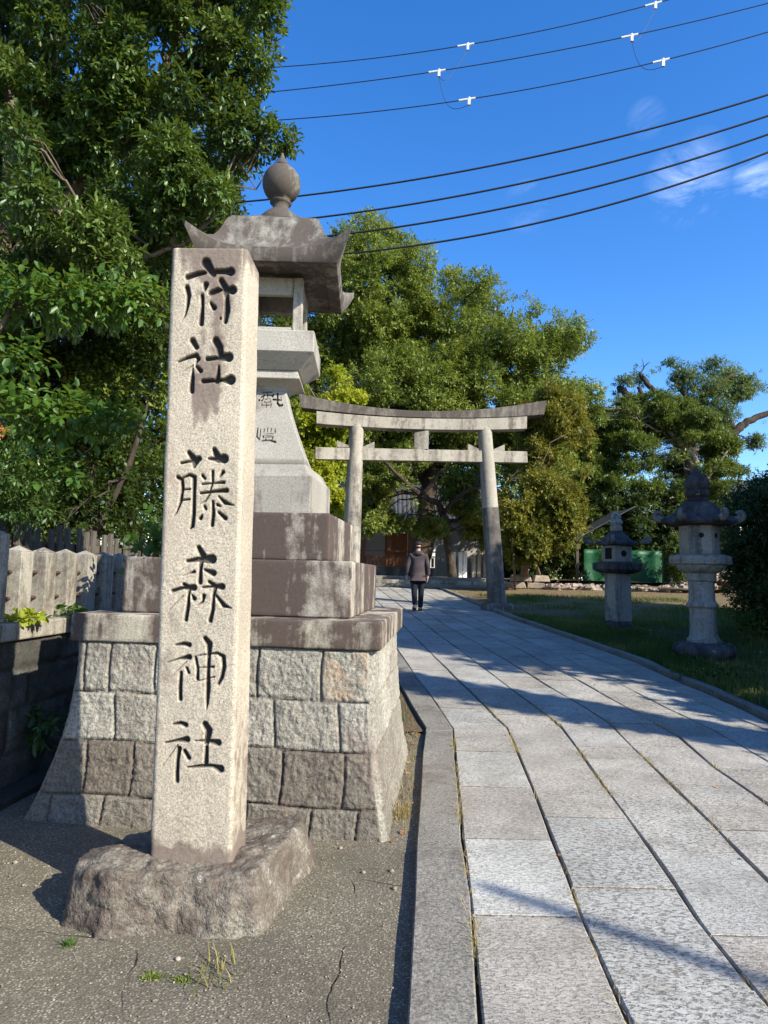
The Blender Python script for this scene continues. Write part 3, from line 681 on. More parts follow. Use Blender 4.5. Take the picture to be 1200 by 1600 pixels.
for k in range(1, 8):
    if k in joints: ys = sorted([gpy(midpx[k], q) for q in joints[k]])
    else: ys = [5., 5.9]
    y = ys[0]
    while y > -2.2: y -= random.uniform(.6, 1.0); ys.insert(0, y)
    y = ys[-1]
    while y < YEND:
        y += random.uniform(.65, 1.25) if k < 7 else random.uniform(1.0, 1.6); ys.append(min(y, YEND))
    for i in range(len(ys)-1):
        tone = min(.95, max(.02, random.choice([.1, .25, .35, .4, .45, .5, .6, .7, .8])+random.uniform(-.06, .06))) if k < 7 else .2
        if ys[i+1]-ys[i] < .15: continue
        if k == 1 and abs(ys[i+1]-gpy(760, 1310)) < .02: tone = 1.
        if k == 1 and abs(ys[i+1]-gpy(760, 1430)) < .02: tone = .15
        slab(k, k+1 if k < 7 else 8, ys[i], ys[i+1], tone=tone, zo=-.004 if k == 7 else 0)
o = smb.build('path', M['slab'], attr='tone'); meta(o, kind='structure')
# joint bed under the slabs
def strip(name, k0, k1, y0, y1, zo, mat, kind='structure', dx0=0., dx1=0., ny=90):
    ys = np.linspace(y0, y1, ny); a = xl_(k0, ys)+dx0; b = xl_(k1, ys)+dx1
    X = np.stack([a+(b-a)*t for t in np.linspace(0, 1, 8)], -1); Y = np.repeat(ys[:, None], 8, 1)
    P = np.stack([X, Y, gz(Y)+zo], -1); return meta(link(name, P.reshape(-1, 3), gridfaces(8, ny), mat), kind=kind)
strip('path_bed', 1, 8, -2.2, YEND, -.045, M['earth'], dx0=-.05)
# left kerb: long stones
kmb = MB(); ks = [-2.2, .4, 2.05, 4.0, gpy(690, 1142), 8.4, 10.2, 12., 14, 16, 18, 20.2, 22.4, YEND]
LP[0] = np.vstack([LP[0], [LP[1][-1][0]-.30-.1*0, LP[1][-1][1]]]) if LP[0][-1, 1] < LP[1][-1, 1] else LP[0]
for a, b in zip(ks[:-1], ks[1:]): slab(0, 1, a, b, g=.006, tone=.5, h=.30, mb=kmb, zo=.004)
meta(kmb.build('left_kerb', M['kerb']), kind='structure')
# right kerb standing proud of the path edge
kmb = MB(); y = 3.
LP[9] = LP[8]+np.array([.02, 0]); LP[10] = LP[8]+np.array([.16, 0])
while y < YEND-1: b = y+random.uniform(1.1, 1.7); slab(9, 10, y, b, g=.006, h=.25, mb=kmb, zo=.06); y = b
meta(kmb.build('right_kerb', M['kerb']), kind='structure')
# concrete apron (left, lower than the kerb)
X, Y = np.meshgrid(np.linspace(0, 1, 60), np.linspace(-3, 14, 200))
xe = xl_(0, Y)+.05; P = np.stack([-6+(xe+6)*X, Y, gz(Y)-.05], -1); P[..., 2] += fbm(P*np.array([1, 1, 0]), 1.5, 4)*.012
meta(link('concrete_apron', P.reshape(-1, 3), gridfaces(60, 200), M['concrete'], smooth=True), kind='structure')
# lawn
X, Y = np.meshgrid(np.linspace(0, 1, 60), np.linspace(2, 30, 160)); xe = xl_(8, Y)+.15
P = np.stack([xe+(26-xe)*X**1.6, Y, gz(Y)+.03], -1); P[..., 2] += fbm(P, .8, 4)*.06*np.clip(X*12, 0, 1)
meta(link('lawn', P.reshape(-1, 3), gridfaces(60, 160), M['lawn'], smooth=True), kind='structure')
LAWN = P.reshape(-1, 3)
# ground left of the path, beyond the lantern
X, Y = np.meshgrid(np.linspace(0, 1, 20), np.linspace(7, 30, 60)); xe = xl_(0, Y)
P = np.stack([-3+(xe+3)*X, Y, gz(Y)-.03], -1)
meta(link('left_verge', P.reshape(-1, 3), gridfaces(20, 60), M['earth'], smooth=True), kind='structure')
# terrace beyond the steps
X, Y = np.meshgrid(np.linspace(-30, 40, 40), np.linspace(27.2, 70, 40)); P = np.stack([X, Y, 0*X+1.48+.06*fbm(np.stack([X, Y, X*0], -1), .5)], -1)
meta(link('terrace', P.reshape(-1, 3), gridfaces(40, 40), M['terrace'], smooth=True), kind='structure')

# grass blades on the lawn (stuff)
def blades(name, P0, n, h, w, mat, seed, cl=1, kind='stuff', lean=.4):
    r = np.random.default_rng(seed); th = r.random(n)*2*PI; hh = h*(.5+r.random(n)); lx = lean*hh*r.random(n)
    a = np.stack([np.cos(th), np.sin(th), 0*th], -1); b = np.stack([-np.sin(th), np.cos(th), 0*th], -1); up = np.array([0, 0, 1.])
    V = np.empty((n, 5, 3)); V[:, 0] = P0-a*w/2; V[:, 1] = P0+a*w/2
    mid = P0+up*hh[:, None]*.55+b*lx[:, None]*.4
    V[:, 2] = mid+a*w*.4; V[:, 3] = mid-a*w*.4; V[:, 4] = P0+up*hh[:, None]+b*lx[:, None]*1.3
    i = np.arange(n)*5; q = np.stack([i, i+1, i+2, i+3], -1).tolist(); t = np.stack([i+3, i+2, i+4], -1).tolist()
    rr = np.repeat(np.clip(fbm(P0, .9, 3)*1.2+.4+r.normal(0, .15, n), 0, 1), 5)
    o = link(name, V.reshape(-1, 3), q+t, mat, attrs={'rnd': rr}); return meta(o, kind=kind)
r_ = np.random.default_rng(3); n = 95000
yy = 3.5+r_.random(n)**.75*19; xx = xl_(8, yy)+.17+r_.random(n)**1.3*7
P0 = np.stack([xx, yy, gz(yy)+.03], -1)
keep = (fbm(P0, .6, 3, 5)+r_.random(n)*.6 > .12+.03*np.clip(yy-12, 0, 9)) & (yy/ (xx+1e-3) > 1.2)
o = blades('grass', P0[keep], int(keep.sum()), .085, .012, M['grass'], 4); meta(o, 'short mixed grass growing over the shaded lawn', 'grass')
# grass / weeds in the joints
r_ = np.random.default_rng(11); PP = []
for k in (1, 2, 3, 4, 5):
    n = 420; y = 2.2+r_.random(n)*6; x = xl_(k, y)+r_.normal(0, .008, n)
    kk = vnoise(np.stack([x, y, y*0], -1), 2.3, k)+r_.random(n)*.3 > .28
    if k == 1: kk = kk | ((np.abs(y-3.1) < .35) & (r_.random(n) < .5))
    PP.append(np.stack([x, y, gz(y)-.03], -1)[kk])
PP = np.concatenate(PP)
PP = np.repeat(PP, 3, 0)+r_.normal(0, .012, (len(PP)*3, 3))*[1, 1.6, 0]
meta(blades('joint_weeds', PP, len(PP), .055, .004, M['drygrass'], 12, lean=1.), 'dry weeds growing in the joints between the paving slabs', 'weeds')
# weeds and litter in the gutter next to the masonry base
n = 700; y = 4.3+r_.random(n)*4.5; x = xl_(0, y)-.06-r_.random(n)**2*.28
PP = np.stack([x, y, gz(y)-.055], -1)
meta(blades('gutter_weeds', PP, n, .05, .004, M['drygrass'], 13, lean=1.4), 'dry grass and litter in the gutter beside the kerb', 'weeds')

# ================================================================== foliage
def unit(v): return v/(np.linalg.norm(v, axis=-1, keepdims=True)+1e-9)
def make_leaves(clumps, ntw, k, L, W, seed, six=False, droop=.25, thr=-.12, nf=1.3, shell=.45, twl=.18, flat=.5, cvar=.5):
    r = np.random.default_rng(seed); cl = np.array(clumps, float)
    area = (cl[:, 3]*cl[:, 4]+cl[:, 4]*cl[:, 5]+cl[:, 3]*cl[:, 5]); p = area/area.sum()
    n = int(ntw*1.6); idx = r.choice(len(cl), n, p=p); d = unit(r.normal(size=(n, 3)))
    rad = r.random(n)**shell*(1+.22*(r.random(n)-.5))*np.where(r.random(n) < .10, 1.28, 1.); c = cl[idx]; pos = c[:, :3]+d*c[:, 3:6]*rad[:, None]
    nz = fbm(pos, nf, 3, seed % 13)
    keep = nz > thr; pos, d, idx, rad = pos[keep][:ntw], d[keep][:ntw], idx[keep][:ntw], rad[keep][:ntw]; n = len(pos)
    crn = r.random(len(cl)); tw = unit(d*.8+np.array([0, 0, .25])+r.normal(size=(n, 3))*.45)
    a = unit(np.cross(tw, r.normal(size=(n, 3)))); b = np.cross(tw, a)
    tk = np.arange(k)
    ph = tk*2.4+r.random((n, 1))*6.28+r.normal(0, .3, (n, k)); al = (.35+.5*(1-tk/k))[None]+r.normal(0, .15, (n, k))
    rd = np.cos(ph)[..., None]*a[:, None]+np.sin(ph)[..., None]*b[:, None]
    ld = unit(rd*np.abs(al)[..., None]*1.5+tw[:, None]*.8+np.array([0, 0, -droop])+r.normal(0, .12, (n, k, 3)))
    bp = pos[:, None]+tw[:, None]*(tk/k*twl)[None, :, None]
    nn = unit(tw[:, None]*flat+np.array([0, 0, .9])+r.normal(0, .35, (n, k, 3)))
    sd_ = unit(np.cross(ld, nn)); nn = np.cross(sd_, ld)
    ls = (L*(.5+.75*r.random((n, k))))[..., None]; ws = ls*W/L
    cols = np.clip(.5*crn[idx][:, None]*cvar*2+.5-.5*cvar+r.normal(0, .16, (n, k))+fbm(pos, .7, 2, 3)[:, None]*.5, 0, 1)
    if six:
        V = np.stack([bp, bp+ld*ls*.3+sd_*ws*.42+nn*ls*.06, bp+ld*ls*.7+sd_*ws*.42+nn*ls*.04, bp+ld*ls-nn*ls*.08, bp+ld*ls*.7-sd_*ws*.42+nn*ls*.04, bp+ld*ls*.3-sd_*ws*.42+nn*ls*.06], 2).reshape(-1, 3)
        i = np.arange(n*k)*6; Fc = np.concatenate([np.stack([i, i+1, i+2, i+3], -1), np.stack([i, i+3, i+4, i+5], -1)]); m_ = 6
    else:
        V = np.stack([bp, bp+ld*ls*.5+sd_*ws*.5+nn*ls*.07, bp+ld*ls-nn*ls*.05, bp+ld*ls*.5-sd_*ws*.5+nn*ls*.07], 2).reshape(-1, 3)
        i = np.arange(n*k)*4; Fc = np.stack([i, i+1, i+2, i+3], -1); m_ = 4
    return V, Fc, {'rnd': np.repeat(cols.reshape(-1), m_)}, pos
def poly_clumps(poly, n, d0, bulge, rpx, seed, dj=1., squash=.8, edge=.65, zmin=None):
    """fill an outline with crown clumps, nearer to the viewer towards the middle of the crown"""
    r = np.random.default_rng(seed); P = np.array(poly, float); lo, hi = P.min(0), P.max(0); out = []
    A_ = P; B_ = np.roll(P, -1, 0)
    def inside(q):
        c = False
        for (x1, y1), (x2, y2) in zip(A_, B_):
            if (y1 > q[1]) != (y2 > q[1]) and q[0] < (x2-x1)*(q[1]-y1)/(y2-y1)+x1: c = not c
        return c
    def dist(q):
        ab = B_-A_; t = np.clip(((q-A_)*ab).sum(1)/(ab**2).sum(1), 0, 1); return np.linalg.norm(A_+t[:, None]*ab-q, axis=1).min()
    tries = 0
    pool = [q for q in lo+r.random((n*40, 2))*(hi-lo) if inside(q)]; used = []
    while len(out) < n and tries < n*6 and pool:
        tries += 1; cand = [pool[i] for i in r.integers(0, len(pool), 8)]
        q = max(cand, key=lambda c_: min([9e9]+[((c_-u)**2).sum() for u in used[-400:]])); used.append(q)
        d = dist(q); rp = rpx[0]+(rpx[1]-rpx[0])*r.random()
        if d < rp*edge: 
            if d < rpx[0]*edge*.8: continue
            rp = d/edge
        dep = d0-bulge*min(1, d/150)*(r.random()*1.4-.4)+dj*(r.random()-.5)
        c = at(q[0], q[1], dep); rr = rp/F*dep
        if zmin is not None and c[2]-rr*.5 < zmin: c[2] = zmin+rr*.5
        out.append((*c, rr, rr, rr*squash))
    return out
def limb(p, q, r0, r1, seed=0, n=7, wob=.12, sag=0., up=.15):
    r = np.random.default_rng(seed); p, q = np.asarray(p, float), np.asarray(q, float); L_ = np.linalg.norm(q-p)
    t = np.linspace(0, 1, n)[:, None]; P = p+(q-p)*t; P[:, 2] += np.sin(t[:, 0]*PI)*L_*up
    w = r.normal(0, wob*L_/3, (n, 3)); w[0] = w[-1] = 0; P += w*.5; return P, np.linspace(r0, r1, n)
def tree(name, label, cat, base, clumps, mat, barkm, trunks, ntw, k, L, W, seed, group=None, nb=18, fork=None, br=.05, twigs=0, twigr=.006, **kw):
    base = np.asarray(base, float); T = empty(name, base, label, cat, group)
    V, Fc, at2, pos = make_leaves(clumps, ntw, k, L, W, seed, **kw)
    link('crown', V, Fc, mat, T, attrs=at2)
    mb = MB(); r = np.random.default_rng(seed+1); tops = []
    for tr in trunks:   # (points, r0, r1)
        pts = np.array(tr[0], float); n = len(pts); t = np.linspace(0, n-1, n*5)
        P = np.stack([np.interp(t, np.arange(n), pts[:, i]) for i in range(3)], -1)
        P[1:-1] = (P[:-2]+2*P[1:-1]+P[2:])/4; P[1:-1] += r.normal(0, tr[1]*.08, P[1:-1].shape)
        mb.tube(P, np.linspace(tr[1], tr[2], len(P)), 12, jit=.12); tops.append(P)
    allp = np.concatenate([P[len(P)//3:] for P in tops]); cl = np.array(clumps)
    for i in r.permutation(len(cl))[:nb]:
        q = cl[i, :3]; dd = np.linalg.norm(allp-q, axis=1)+np.maximum(0, allp[:, 2]-q[2])*.8; p_ = allp[dd.argmin()]
        P, Rr = limb(p_, q, br*(.6+.6*r.random()), br*.18, seed*100+i, 9, .25, up=.10); mb.tube(P, Rr, 6)
        if twigs:
            for _ in range(twigs):
                j = r.integers(3, 9); e = q+unit(r.normal(size=3))*cl[i, 3:6]*.9; P2, R2 = limb(P[j], e, twigr*2, twigr*.5, r.integers(1e6), 5, .2); mb.tube(P2, R2, 4)
    mb.build('trunk', barkm, T, smooth=True); return T
g0 = lambda x, y, o=0.: np.array([x, y, float(gz(y))+o])

# --- left broadleaf evergreen
polyA = [(-160, -420), (500, -420), (480, -120), (425, 10), (400, 60), (405, 110), (415, 150), (405, 190), (445, 205), (470, 222), (435, 250), (412, 285), (395, 310), (350, 325), (280, 350), (262, 420), (225, 500), (120, 520), (-160, 500)]
clA = poly_clumps(polyA, 170, 9.2, 1.6, (26, 60), 21, 1.4, .8)
clA += [(*at(455, 222, 8.9), .10, .1, .08), (*at(430, 214, 8.8), .16, .16, .12), (*at(418, 30, 8.8), .22, .2, .16), (*at(430, -5, 8.9), .2, .2, .15), (*at(405, 90, 8.9), .2, .2, .2)]
tb = np.array([-5.2, 9.2, 1.0])
T1 = [[tb, at(-30, 600, 9.2), at(10, 350, 9.3), at(70, 150, 9.4), at(130, -150, 9.5)], .17, .06]
T2 = [[at(5, 380, 9.3), at(20, 180, 9.0), at(-30, -100, 9.0)], .09, .04]
T3 = [[at(5, 420, 9.3), at(150, 260, 9.2), at(250, 120, 9.3), at(330, -60, 9.2)], .09, .03]
T4 = [[at(-8, 500, 9.3), at(180, 420, 9.0), at(290, 380, 8.9)], .06, .02]
tree('evergreen_tree', 'big glossy leaved evergreen tree leaning over the stone fence at upper left', 'tree', tb, clA, M['leaf_ever'], M['bark_mid'], [T1, T2, T3, T4], 27000, 7, .10, .042, 22, nb=80, br=.035, twigs=5, six=True, thr=-.16, nf=1.6, shell=.5, twl=.16)
# --- second dark tree behind it
polyB = [(-140, 150), (330, 150), (370, 300), (330, 420), (280, 520), (250, 640), (262, 760), (262, 850), (-140, 850)]
clB = poly_clumps(polyB, 120, 12.6, 1.0, (30, 70), 31, 2.2, .8)
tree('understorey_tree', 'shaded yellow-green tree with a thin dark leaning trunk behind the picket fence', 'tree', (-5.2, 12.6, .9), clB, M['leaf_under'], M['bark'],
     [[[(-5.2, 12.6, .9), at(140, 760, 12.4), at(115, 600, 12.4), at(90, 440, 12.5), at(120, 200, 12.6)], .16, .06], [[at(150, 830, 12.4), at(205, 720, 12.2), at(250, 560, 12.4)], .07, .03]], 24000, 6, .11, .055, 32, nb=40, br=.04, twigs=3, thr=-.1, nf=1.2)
polyB2 = [(-200, 200), (330, 200), (420, 420), (470, 640), (440, 860), (-200, 860)]
clB2 = poly_clumps(polyB2, 90, 18.5, .6, (34, 70), 36, 2.5, .8)
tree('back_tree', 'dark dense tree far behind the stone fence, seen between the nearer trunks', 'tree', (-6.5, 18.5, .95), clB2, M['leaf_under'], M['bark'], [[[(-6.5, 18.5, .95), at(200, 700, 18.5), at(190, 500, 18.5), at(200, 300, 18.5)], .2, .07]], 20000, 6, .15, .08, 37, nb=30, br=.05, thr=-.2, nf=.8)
# --- sprigs of a broad leaved tree near the fence
clS = [(*at(px, py, d), r_*1.4, r_, r_*.5) for px, py, d, r_ in ((30, 470, 6.6, .25), (100, 470, 6.6, .22), (160, 465, 6.7, .2), (200, 470, 6.9, .18), (20, 560, 6.4, .16), (60, 655, 6.3, .2), (110, 650, 6.4, .2), (155, 655, 6.6, .16), (185, 665, 6.6, .12), (10, 630, 6.3, .14), (100, 745, 6.1, .12), (70, 740, 6.1, .12))]
tree('overhanging_sapling', 'bright broad leaved sapling reaching over the stone fence from the left edge', 'tree', (-4.6, 7.0, 1.0), clS, M['leaf_near'], M['bark_mid'],
     [[[(-4.6, 7.0, 1.0), at(-40, 720, 6.8), at(-30, 560, 6.7), at(20, 480, 6.7)], .05, .02]], 520, 6, .105, .052, 33, nb=12, br=.015, six=True, droop=.45, thr=-.5, twl=.25, flat=.2)
# --- nandina with berries
clN = [(*at(px, py, 6.0), r_, r_, r_*.7) for px, py, r_ in ((10, 720, .25), (40, 745, .25), (20, 780, .25), (60, 790, .16), (-30, 740, .3), (-20, 790, .3))]
nd = tree('nandina_shrub', 'fine leaved shrub with orange berries behind the tallest fence post at the left edge', 'shrub', (-3.9, 6.0, 1.0), clN, M['leaf_ever'], M['bark_mid'],
     [[[(-3.9, 6.0, 1.0), at(-10, 780, 6.0), at(15, 720, 6.0)], .015, .006]], 700, 8, .06, .018, 34, nb=6, br=.008, thr=-.5, twl=.12)
V, Fc, a2, _ = make_leaves([(*at(4, 675, 6.0), .06, .06, .05)], 26, 6, .016, .014, 35, thr=-.9, twl=.03); link('berries', V, Fc, M['berry'], nd, attrs=a2)

# --- camphor tree (large, behind the torii)
polyC = [(450, 400), (515, 370), (558, 340), (602, 336), (640, 358), (664, 385), (680, 428), (672, 466), (680, 462), (702, 424), (738, 412), (776, 432), (796, 470), (816, 460), (844, 466), (868, 486), (916, 508), (916, 552), (872, 560), (878, 588), (912, 592), (948, 618), (936, 690), (915, 720), (905, 770), (850, 770), (800, 730), (700, 700), (620, 740), (560, 760), (500, 760), (430, 700), (420, 480)]
clC = poly_clumps(polyC, 330, 30.5, 4.0, (14, 36), 41, 3.6, .75, edge=.55)
cb = g0(1.6, 31, .35)
tree('camphor_tree', 'very large camphor tree with a billowing crown rising behind the torii', 'tree', cb, clC, M['leaf_camphor'], M['bark'],
     [[[cb, at(665, 820, 31), at(672, 740, 30.8), at(690, 640, 31), at(700, 560, 31)], .5, .18], [[at(672, 760, 30.9), at(610, 680, 31), at(585, 560, 31), at(580, 440, 31)], .26, .10], [[at(680, 745, 30.9), at(760, 660, 30.8), at(830, 580, 31)], .24, .08]],
     48000, 8, .16, .07, 42, nb=90, br=.09, thr=-.16, nf=.7, shell=.4, twl=.3, cvar=.35)
# lower dark crowns seen through the torii
polyC2 = [(555, 700), (640, 690), (740, 700), (840, 720), (905, 760), (905, 860), (860, 850), (770, 860), (700, 850), (650, 835), (600, 830), (560, 840)]
clC2 = poly_clumps(polyC2, 90, 28.5, .8, (12, 28), 43, 1.6, .6)
clC2 += poly_clumps([(560, 735), (640, 725), (655, 800), (640, 832), (560, 832)], 26, 27.2, .3, (9, 18), 65, .8, .6)
b2 = g0(2.9, 28.6, .35)
tree('spreading_tree', 'dark spreading tree with crooked branches seen through the torii opening', 'tree', b2, clC2, M['leaf_camphor'], M['bark'],
     [[[b2, at(700, 850, 28.6), at(690, 790, 28), at(650, 770, 27), at(600, 720, 26.4)], .2, .06], [[at(694, 800, 28), at(715, 775, 27), at(745, 760, 26.5)], .1, .04], [[at(660, 772, 27), at(690, 735, 26.6), at(715, 722, 26.4)], .08, .03]],
     14000, 7, .15, .065, 44, nb=26, br=.05, thr=-.02, nf=.8, cvar=.3, shell=.5)
# --- ginkgo-yellow tree behind the lantern
polyG = [(440, 560), (500, 560), (560, 590), (565, 640), (540, 680), (540, 800), (520, 830), (470, 830), (430, 700)]
clG = poly_clumps(polyG, 70, 21.5, .8, (12, 26), 45, 1.4, .8)
bG = g0(-3.2, 21.6, -.03)
tree('yellowing_tree', 'bright yellow-green tree between the giant lantern and the left torii pillar', 'tree', bG, clG, M['leaf_yellow'], M['bark_mid'],
     [[[bG, at(475, 760, 21.6), at(490, 640, 21.6)], .12, .05]], 6500, 7, .13, .08, 46, nb=20, br=.03, thr=-.08, nf=.9)
# --- olive bush-tree right of torii
polyO = [(775, 745), (815, 735), (870, 742), (905, 770), (912, 800), (895, 850), (850, 878), (800, 880), (775, 850), (768, 790)]
clO = poly_clumps(polyO, 80, 23.5, .6, (10, 24), 47, 1.0, .8)
clO += poly_clumps([(800, 640), (860, 600), (905, 620), (925, 690), (905, 760), (820, 745)], 60, 25.2, .8, (12, 26), 48, 1.4, .8)
bO = g0(5.0, 23.6, .03)
tree('olive_tree', 'yellow-olive small tree with pale forked trunks right of the right torii pillar', 'tree', bO, clO, M['leaf_olive'], M['bark_mid'],
     [[[gp(816, 918), at(822, 880, 23.6), at(835, 830, 23.6), at(842, 760, 23.8)], .17, .06], [[gp(848, 915), at(838, 885, 23.5), at(826, 862, 23.5)], .09, .05], [[gp(805, 922), at(803, 880, 23.3), at(795, 800, 23.5)], .05, .02]],
     17000, 7, .12, .055, 49, nb=16, br=.016, thr=-.06, nf=.9)
# --- layered dark tree
polyL = [(895, 700), (915, 640), (985, 615), (1040, 608), (1110, 640), (1150, 690), (1165, 740), (1140, 770), (1120, 830), (1040, 820), (980, 830), (905, 840)]
clL = poly_clumps(polyL, 190, 31.5, 1.5, (10, 26), 51, 2.4, .33)
bL = g0(12.6, 31, .05)
tree('layered_tree', 'dark tree with flat layered foliage behind the two old lanterns', 'tree', bL, clL, M['leaf_layer'], M['bark_pale'],
     [[[bL, at(1062, 860, 31), at(1075, 770, 31), at(1090, 720, 31), at(1040, 670, 31)], .28, .08], [[at(1070, 800, 31), at(1110, 740, 30.6), at(1140, 700, 30.6)], .12, .04]],
     24000, 7, .15, .055, 52, nb=40, br=.05, thr=-.05, nf=.7, flat=.1, droop=.1)
clT = poly_clumps([(770, 800), (885, 790), (950, 770), (1040, 780), (1135, 790), (1140, 880), (1060, 885), (960, 890), (885, 900), (770, 900)], 84, 30.5, .5, (12, 24), 57, 1.2, .8)
cs_ = poly_clumps([(940, 855), (962, 850), (970, 905), (940, 905)], 8, 27.2, .1, (7, 12), 59, .4, .9)+poly_clumps([(1035, 840), (1075, 835), (1080, 905), (1040, 905)], 12, 27.2, .1, (9, 14), 62, .4, .9)
bs = g0(11.0, 27.2, .05); tree('young_shrub', 'thin leafy shrubs growing against the green sheeting of the shed', 'shrub', bs, cs_, M['leaf_layer'], M['bark'], [[[bs, bs+[0, 0, .6], bs+[.1, 0, 1.4]], .03, .015]], 1500, 6, .11, .05, 63, nb=5, br=.015, thr=-.3)
bT = g0(11.5, 30.5, .1)
tree('shade_thicket', 'dark low foliage added as shade behind the work shed and below the layered tree', 'shrub', bT, clT, M['leaf_dark'], M['bark'], [[[bT, bT+[.1, 0, 1.2], bT+[0, .1, 2.4]], .1, .04]], 14000, 6, .16, .08, 58, nb=14, br=.03, thr=-.4, nf=.8)  # dark leaves added to stand for the deep shade under the trees
# --- old pollarded tree with thick bare limbs
clD = [(*at(px, py, 36+dd), r_/F*41, r_/F*41, r_/F*33) for px, py, r_, dd in ((975, 600, 14, 0), (968, 612, 12, .5), (1008, 572, 16, 0), (1002, 590, 14, 1), (1048, 570, 12, 0), (1070, 590, 24, 0), (1095, 575, 22, .5), (1120, 565, 18, 0), (1138, 590, 24, 1), (1110, 610, 26, 0), (1075, 625, 26, 0), (1150, 620, 24, 0), (1165, 600, 18, 0), (1180, 612, 14, .5), (1130, 645, 24, -.5), (1165, 650, 18, 0), (1095, 650, 24, 0), (1180, 690, 14, 0), (1060, 650, 22, 0), (1040, 615, 16, 0), (1185, 640, 12, 0), (1035, 640, 20, 0), (955, 650, 20, 1), (935, 640, 16, 1), (975, 660, 26, 1), (1010, 650, 24, 1))]
bD = np.array([16.5, 36.5, 1.1])
clD += poly_clumps([(990, 650), (1040, 635), (1150, 640), (1150, 700), (1135, 790), (990, 790)], 48, 38, .6, (14, 26), 64, 1.5, .8)
tree('old_pollard_tree', 'old tree with thick bare crooked limbs against the sky at upper right', 'tree', bD, clD, M['leaf_pale'], M['bark'],
     [[[bD, at(1095, 800, 36.5), at(1075, 700, 36.5), at(1050, 660, 36.2), at(1015, 640, 36), at(985, 622, 36), at(968, 606, 36)], .5, .16], [[at(1045, 655, 36.2), at(1030, 620, 36), at(1012, 600, 36), at(1000, 585, 36)], .2, .10], [[at(1012, 640, 36), at(1003, 620, 36), at(998, 604, 36)], .16, .10],
      [[at(1075, 700, 36.5), at(1085, 640, 36), at(1060, 600, 36), at(1048, 590, 36)], .22, .08], [[at(1090, 760, 36.5), at(1135, 690, 36), at(1155, 668, 36), at(1175, 655, 36), at(1215, 640, 36)], .3, .14], [[at(1150, 675, 36), at(1140, 655, 36), at(1125, 660, 36)], .15, .1], [[at(1085, 640, 36), at(1115, 605, 36), at(1145, 585, 36)], .16, .07]],
     16000, 6, .16, .06, 54, nb=24, br=.06, twigs=3, twigr=.014, shell=.8, thr=.0, nf=.6)
# --- dark shrub mass at the right edge
polyH = [(1128, 800), (1150, 765), (1200, 745), (1330, 700), (1330, 1010), (1215, 1010), (1165, 985), (1140, 900)]
clH = poly_clumps(polyH, 90, 14.2, .8, (20, 44), 55, 1.8, .9)
bH = g0(8.6, 14.2, .03)
tree('evergreen_hedge', 'dense dark clipped evergreen shrub mass at the right edge behind the taller old lantern', 'shrub', bH, clH, M['leaf_dark'], M['bark'],
     [[[bH, bH+[.1, 0, 1.4], bH+[-.1, .1, 2.6]], .1, .04]], 15000, 7, .085, .04, 56, nb=20, br=.03, thr=-.3, nf=1.)
# far wood
rr = np.random.default_rng(60); cw = []
for i in range(70):
    x = -34+i*1.1+rr.random(); h = 11.+rr.random()*3
    if x > 20: h = 6.2
    for j in range(4): cw.append((x+rr.normal(), 52+rr.random()*6, .8+h*(.1+.26*j), 2.4, 2.4, h*.22))
V, Fc, a2, _ = make_leaves(cw, 22000, 5, .5, .26, 61, thr=-.3, nf=.4, twl=.6)
meta(link('distant_wood', V, Fc, M['leaf_layer'], attrs=a2), 'far-off belt of dark trees beyond the shrine grounds', 'trees', kind='stuff')
# trees standing right of the frame whose shade falls over the lawn and path
def qk(q, k): return .588*q+.809*k, .809*q-.588*k
shade = [(7.7, 5., .52, 7.4, 'slim columnar conifer outside the frame to the right, nearest the paved path'), (11.75, 4.3, 2.0, 9.6, 'tall bushy shade tree outside the frame, second from the path end of the row'), (14.6, 4.3, 2.0, 8.9, 'tall bushy shade tree outside the frame, in the middle of the row'), (17.4, 4.6, 2.0, 9.8, 'tall bushy shade tree outside the frame, next beyond the middle of the row'), (20.1, 5., 1.7, 9.6, 'tall bushy shade tree outside the frame, farthest of the row'),
 (7.0, 5.2, .8, 3.4, 'low round bush outside the frame in front of the slim conifer'), (9.1, 4.4, .9, 3.9, 'low round bush outside the frame behind the slim conifer')]
for i, (q, k_, rad, h, lab) in enumerate(shade):
    x, y = qk(q, k_); cl = []; r2 = np.random.default_rng(70+i)
    nC = 34 if rad > 1 else 16
    for j in range(nC):
        t = (j+.5)/nC; a = j*2.4; rr_ = rad*.55*(math.sin(PI*min(1, .15+t*.80))**.5)
        cl.append((x+rr_*math.cos(a)*(rad > 1), y+rr_*math.sin(a)*(rad > 1), .5+t*(h-.8), rad*.66, rad*.66, max(.55, h/nC*2.2)))
    b_ = g0(x, y, .03)
    tree('shade_tree', lab, 'tree', b_, cl, M['leaf_layer'], M['bark'], [[[b_, b_+[.1, .1, h*.4], b_+[0, .1, h*.85]], .16, .05]], 7500 if rad > 1 else 2600, 5, .26 if rad > 1 else .2, .15 if rad > 1 else .12, 80+i, nb=8, thr=-.4, group='shade trees right of the path')

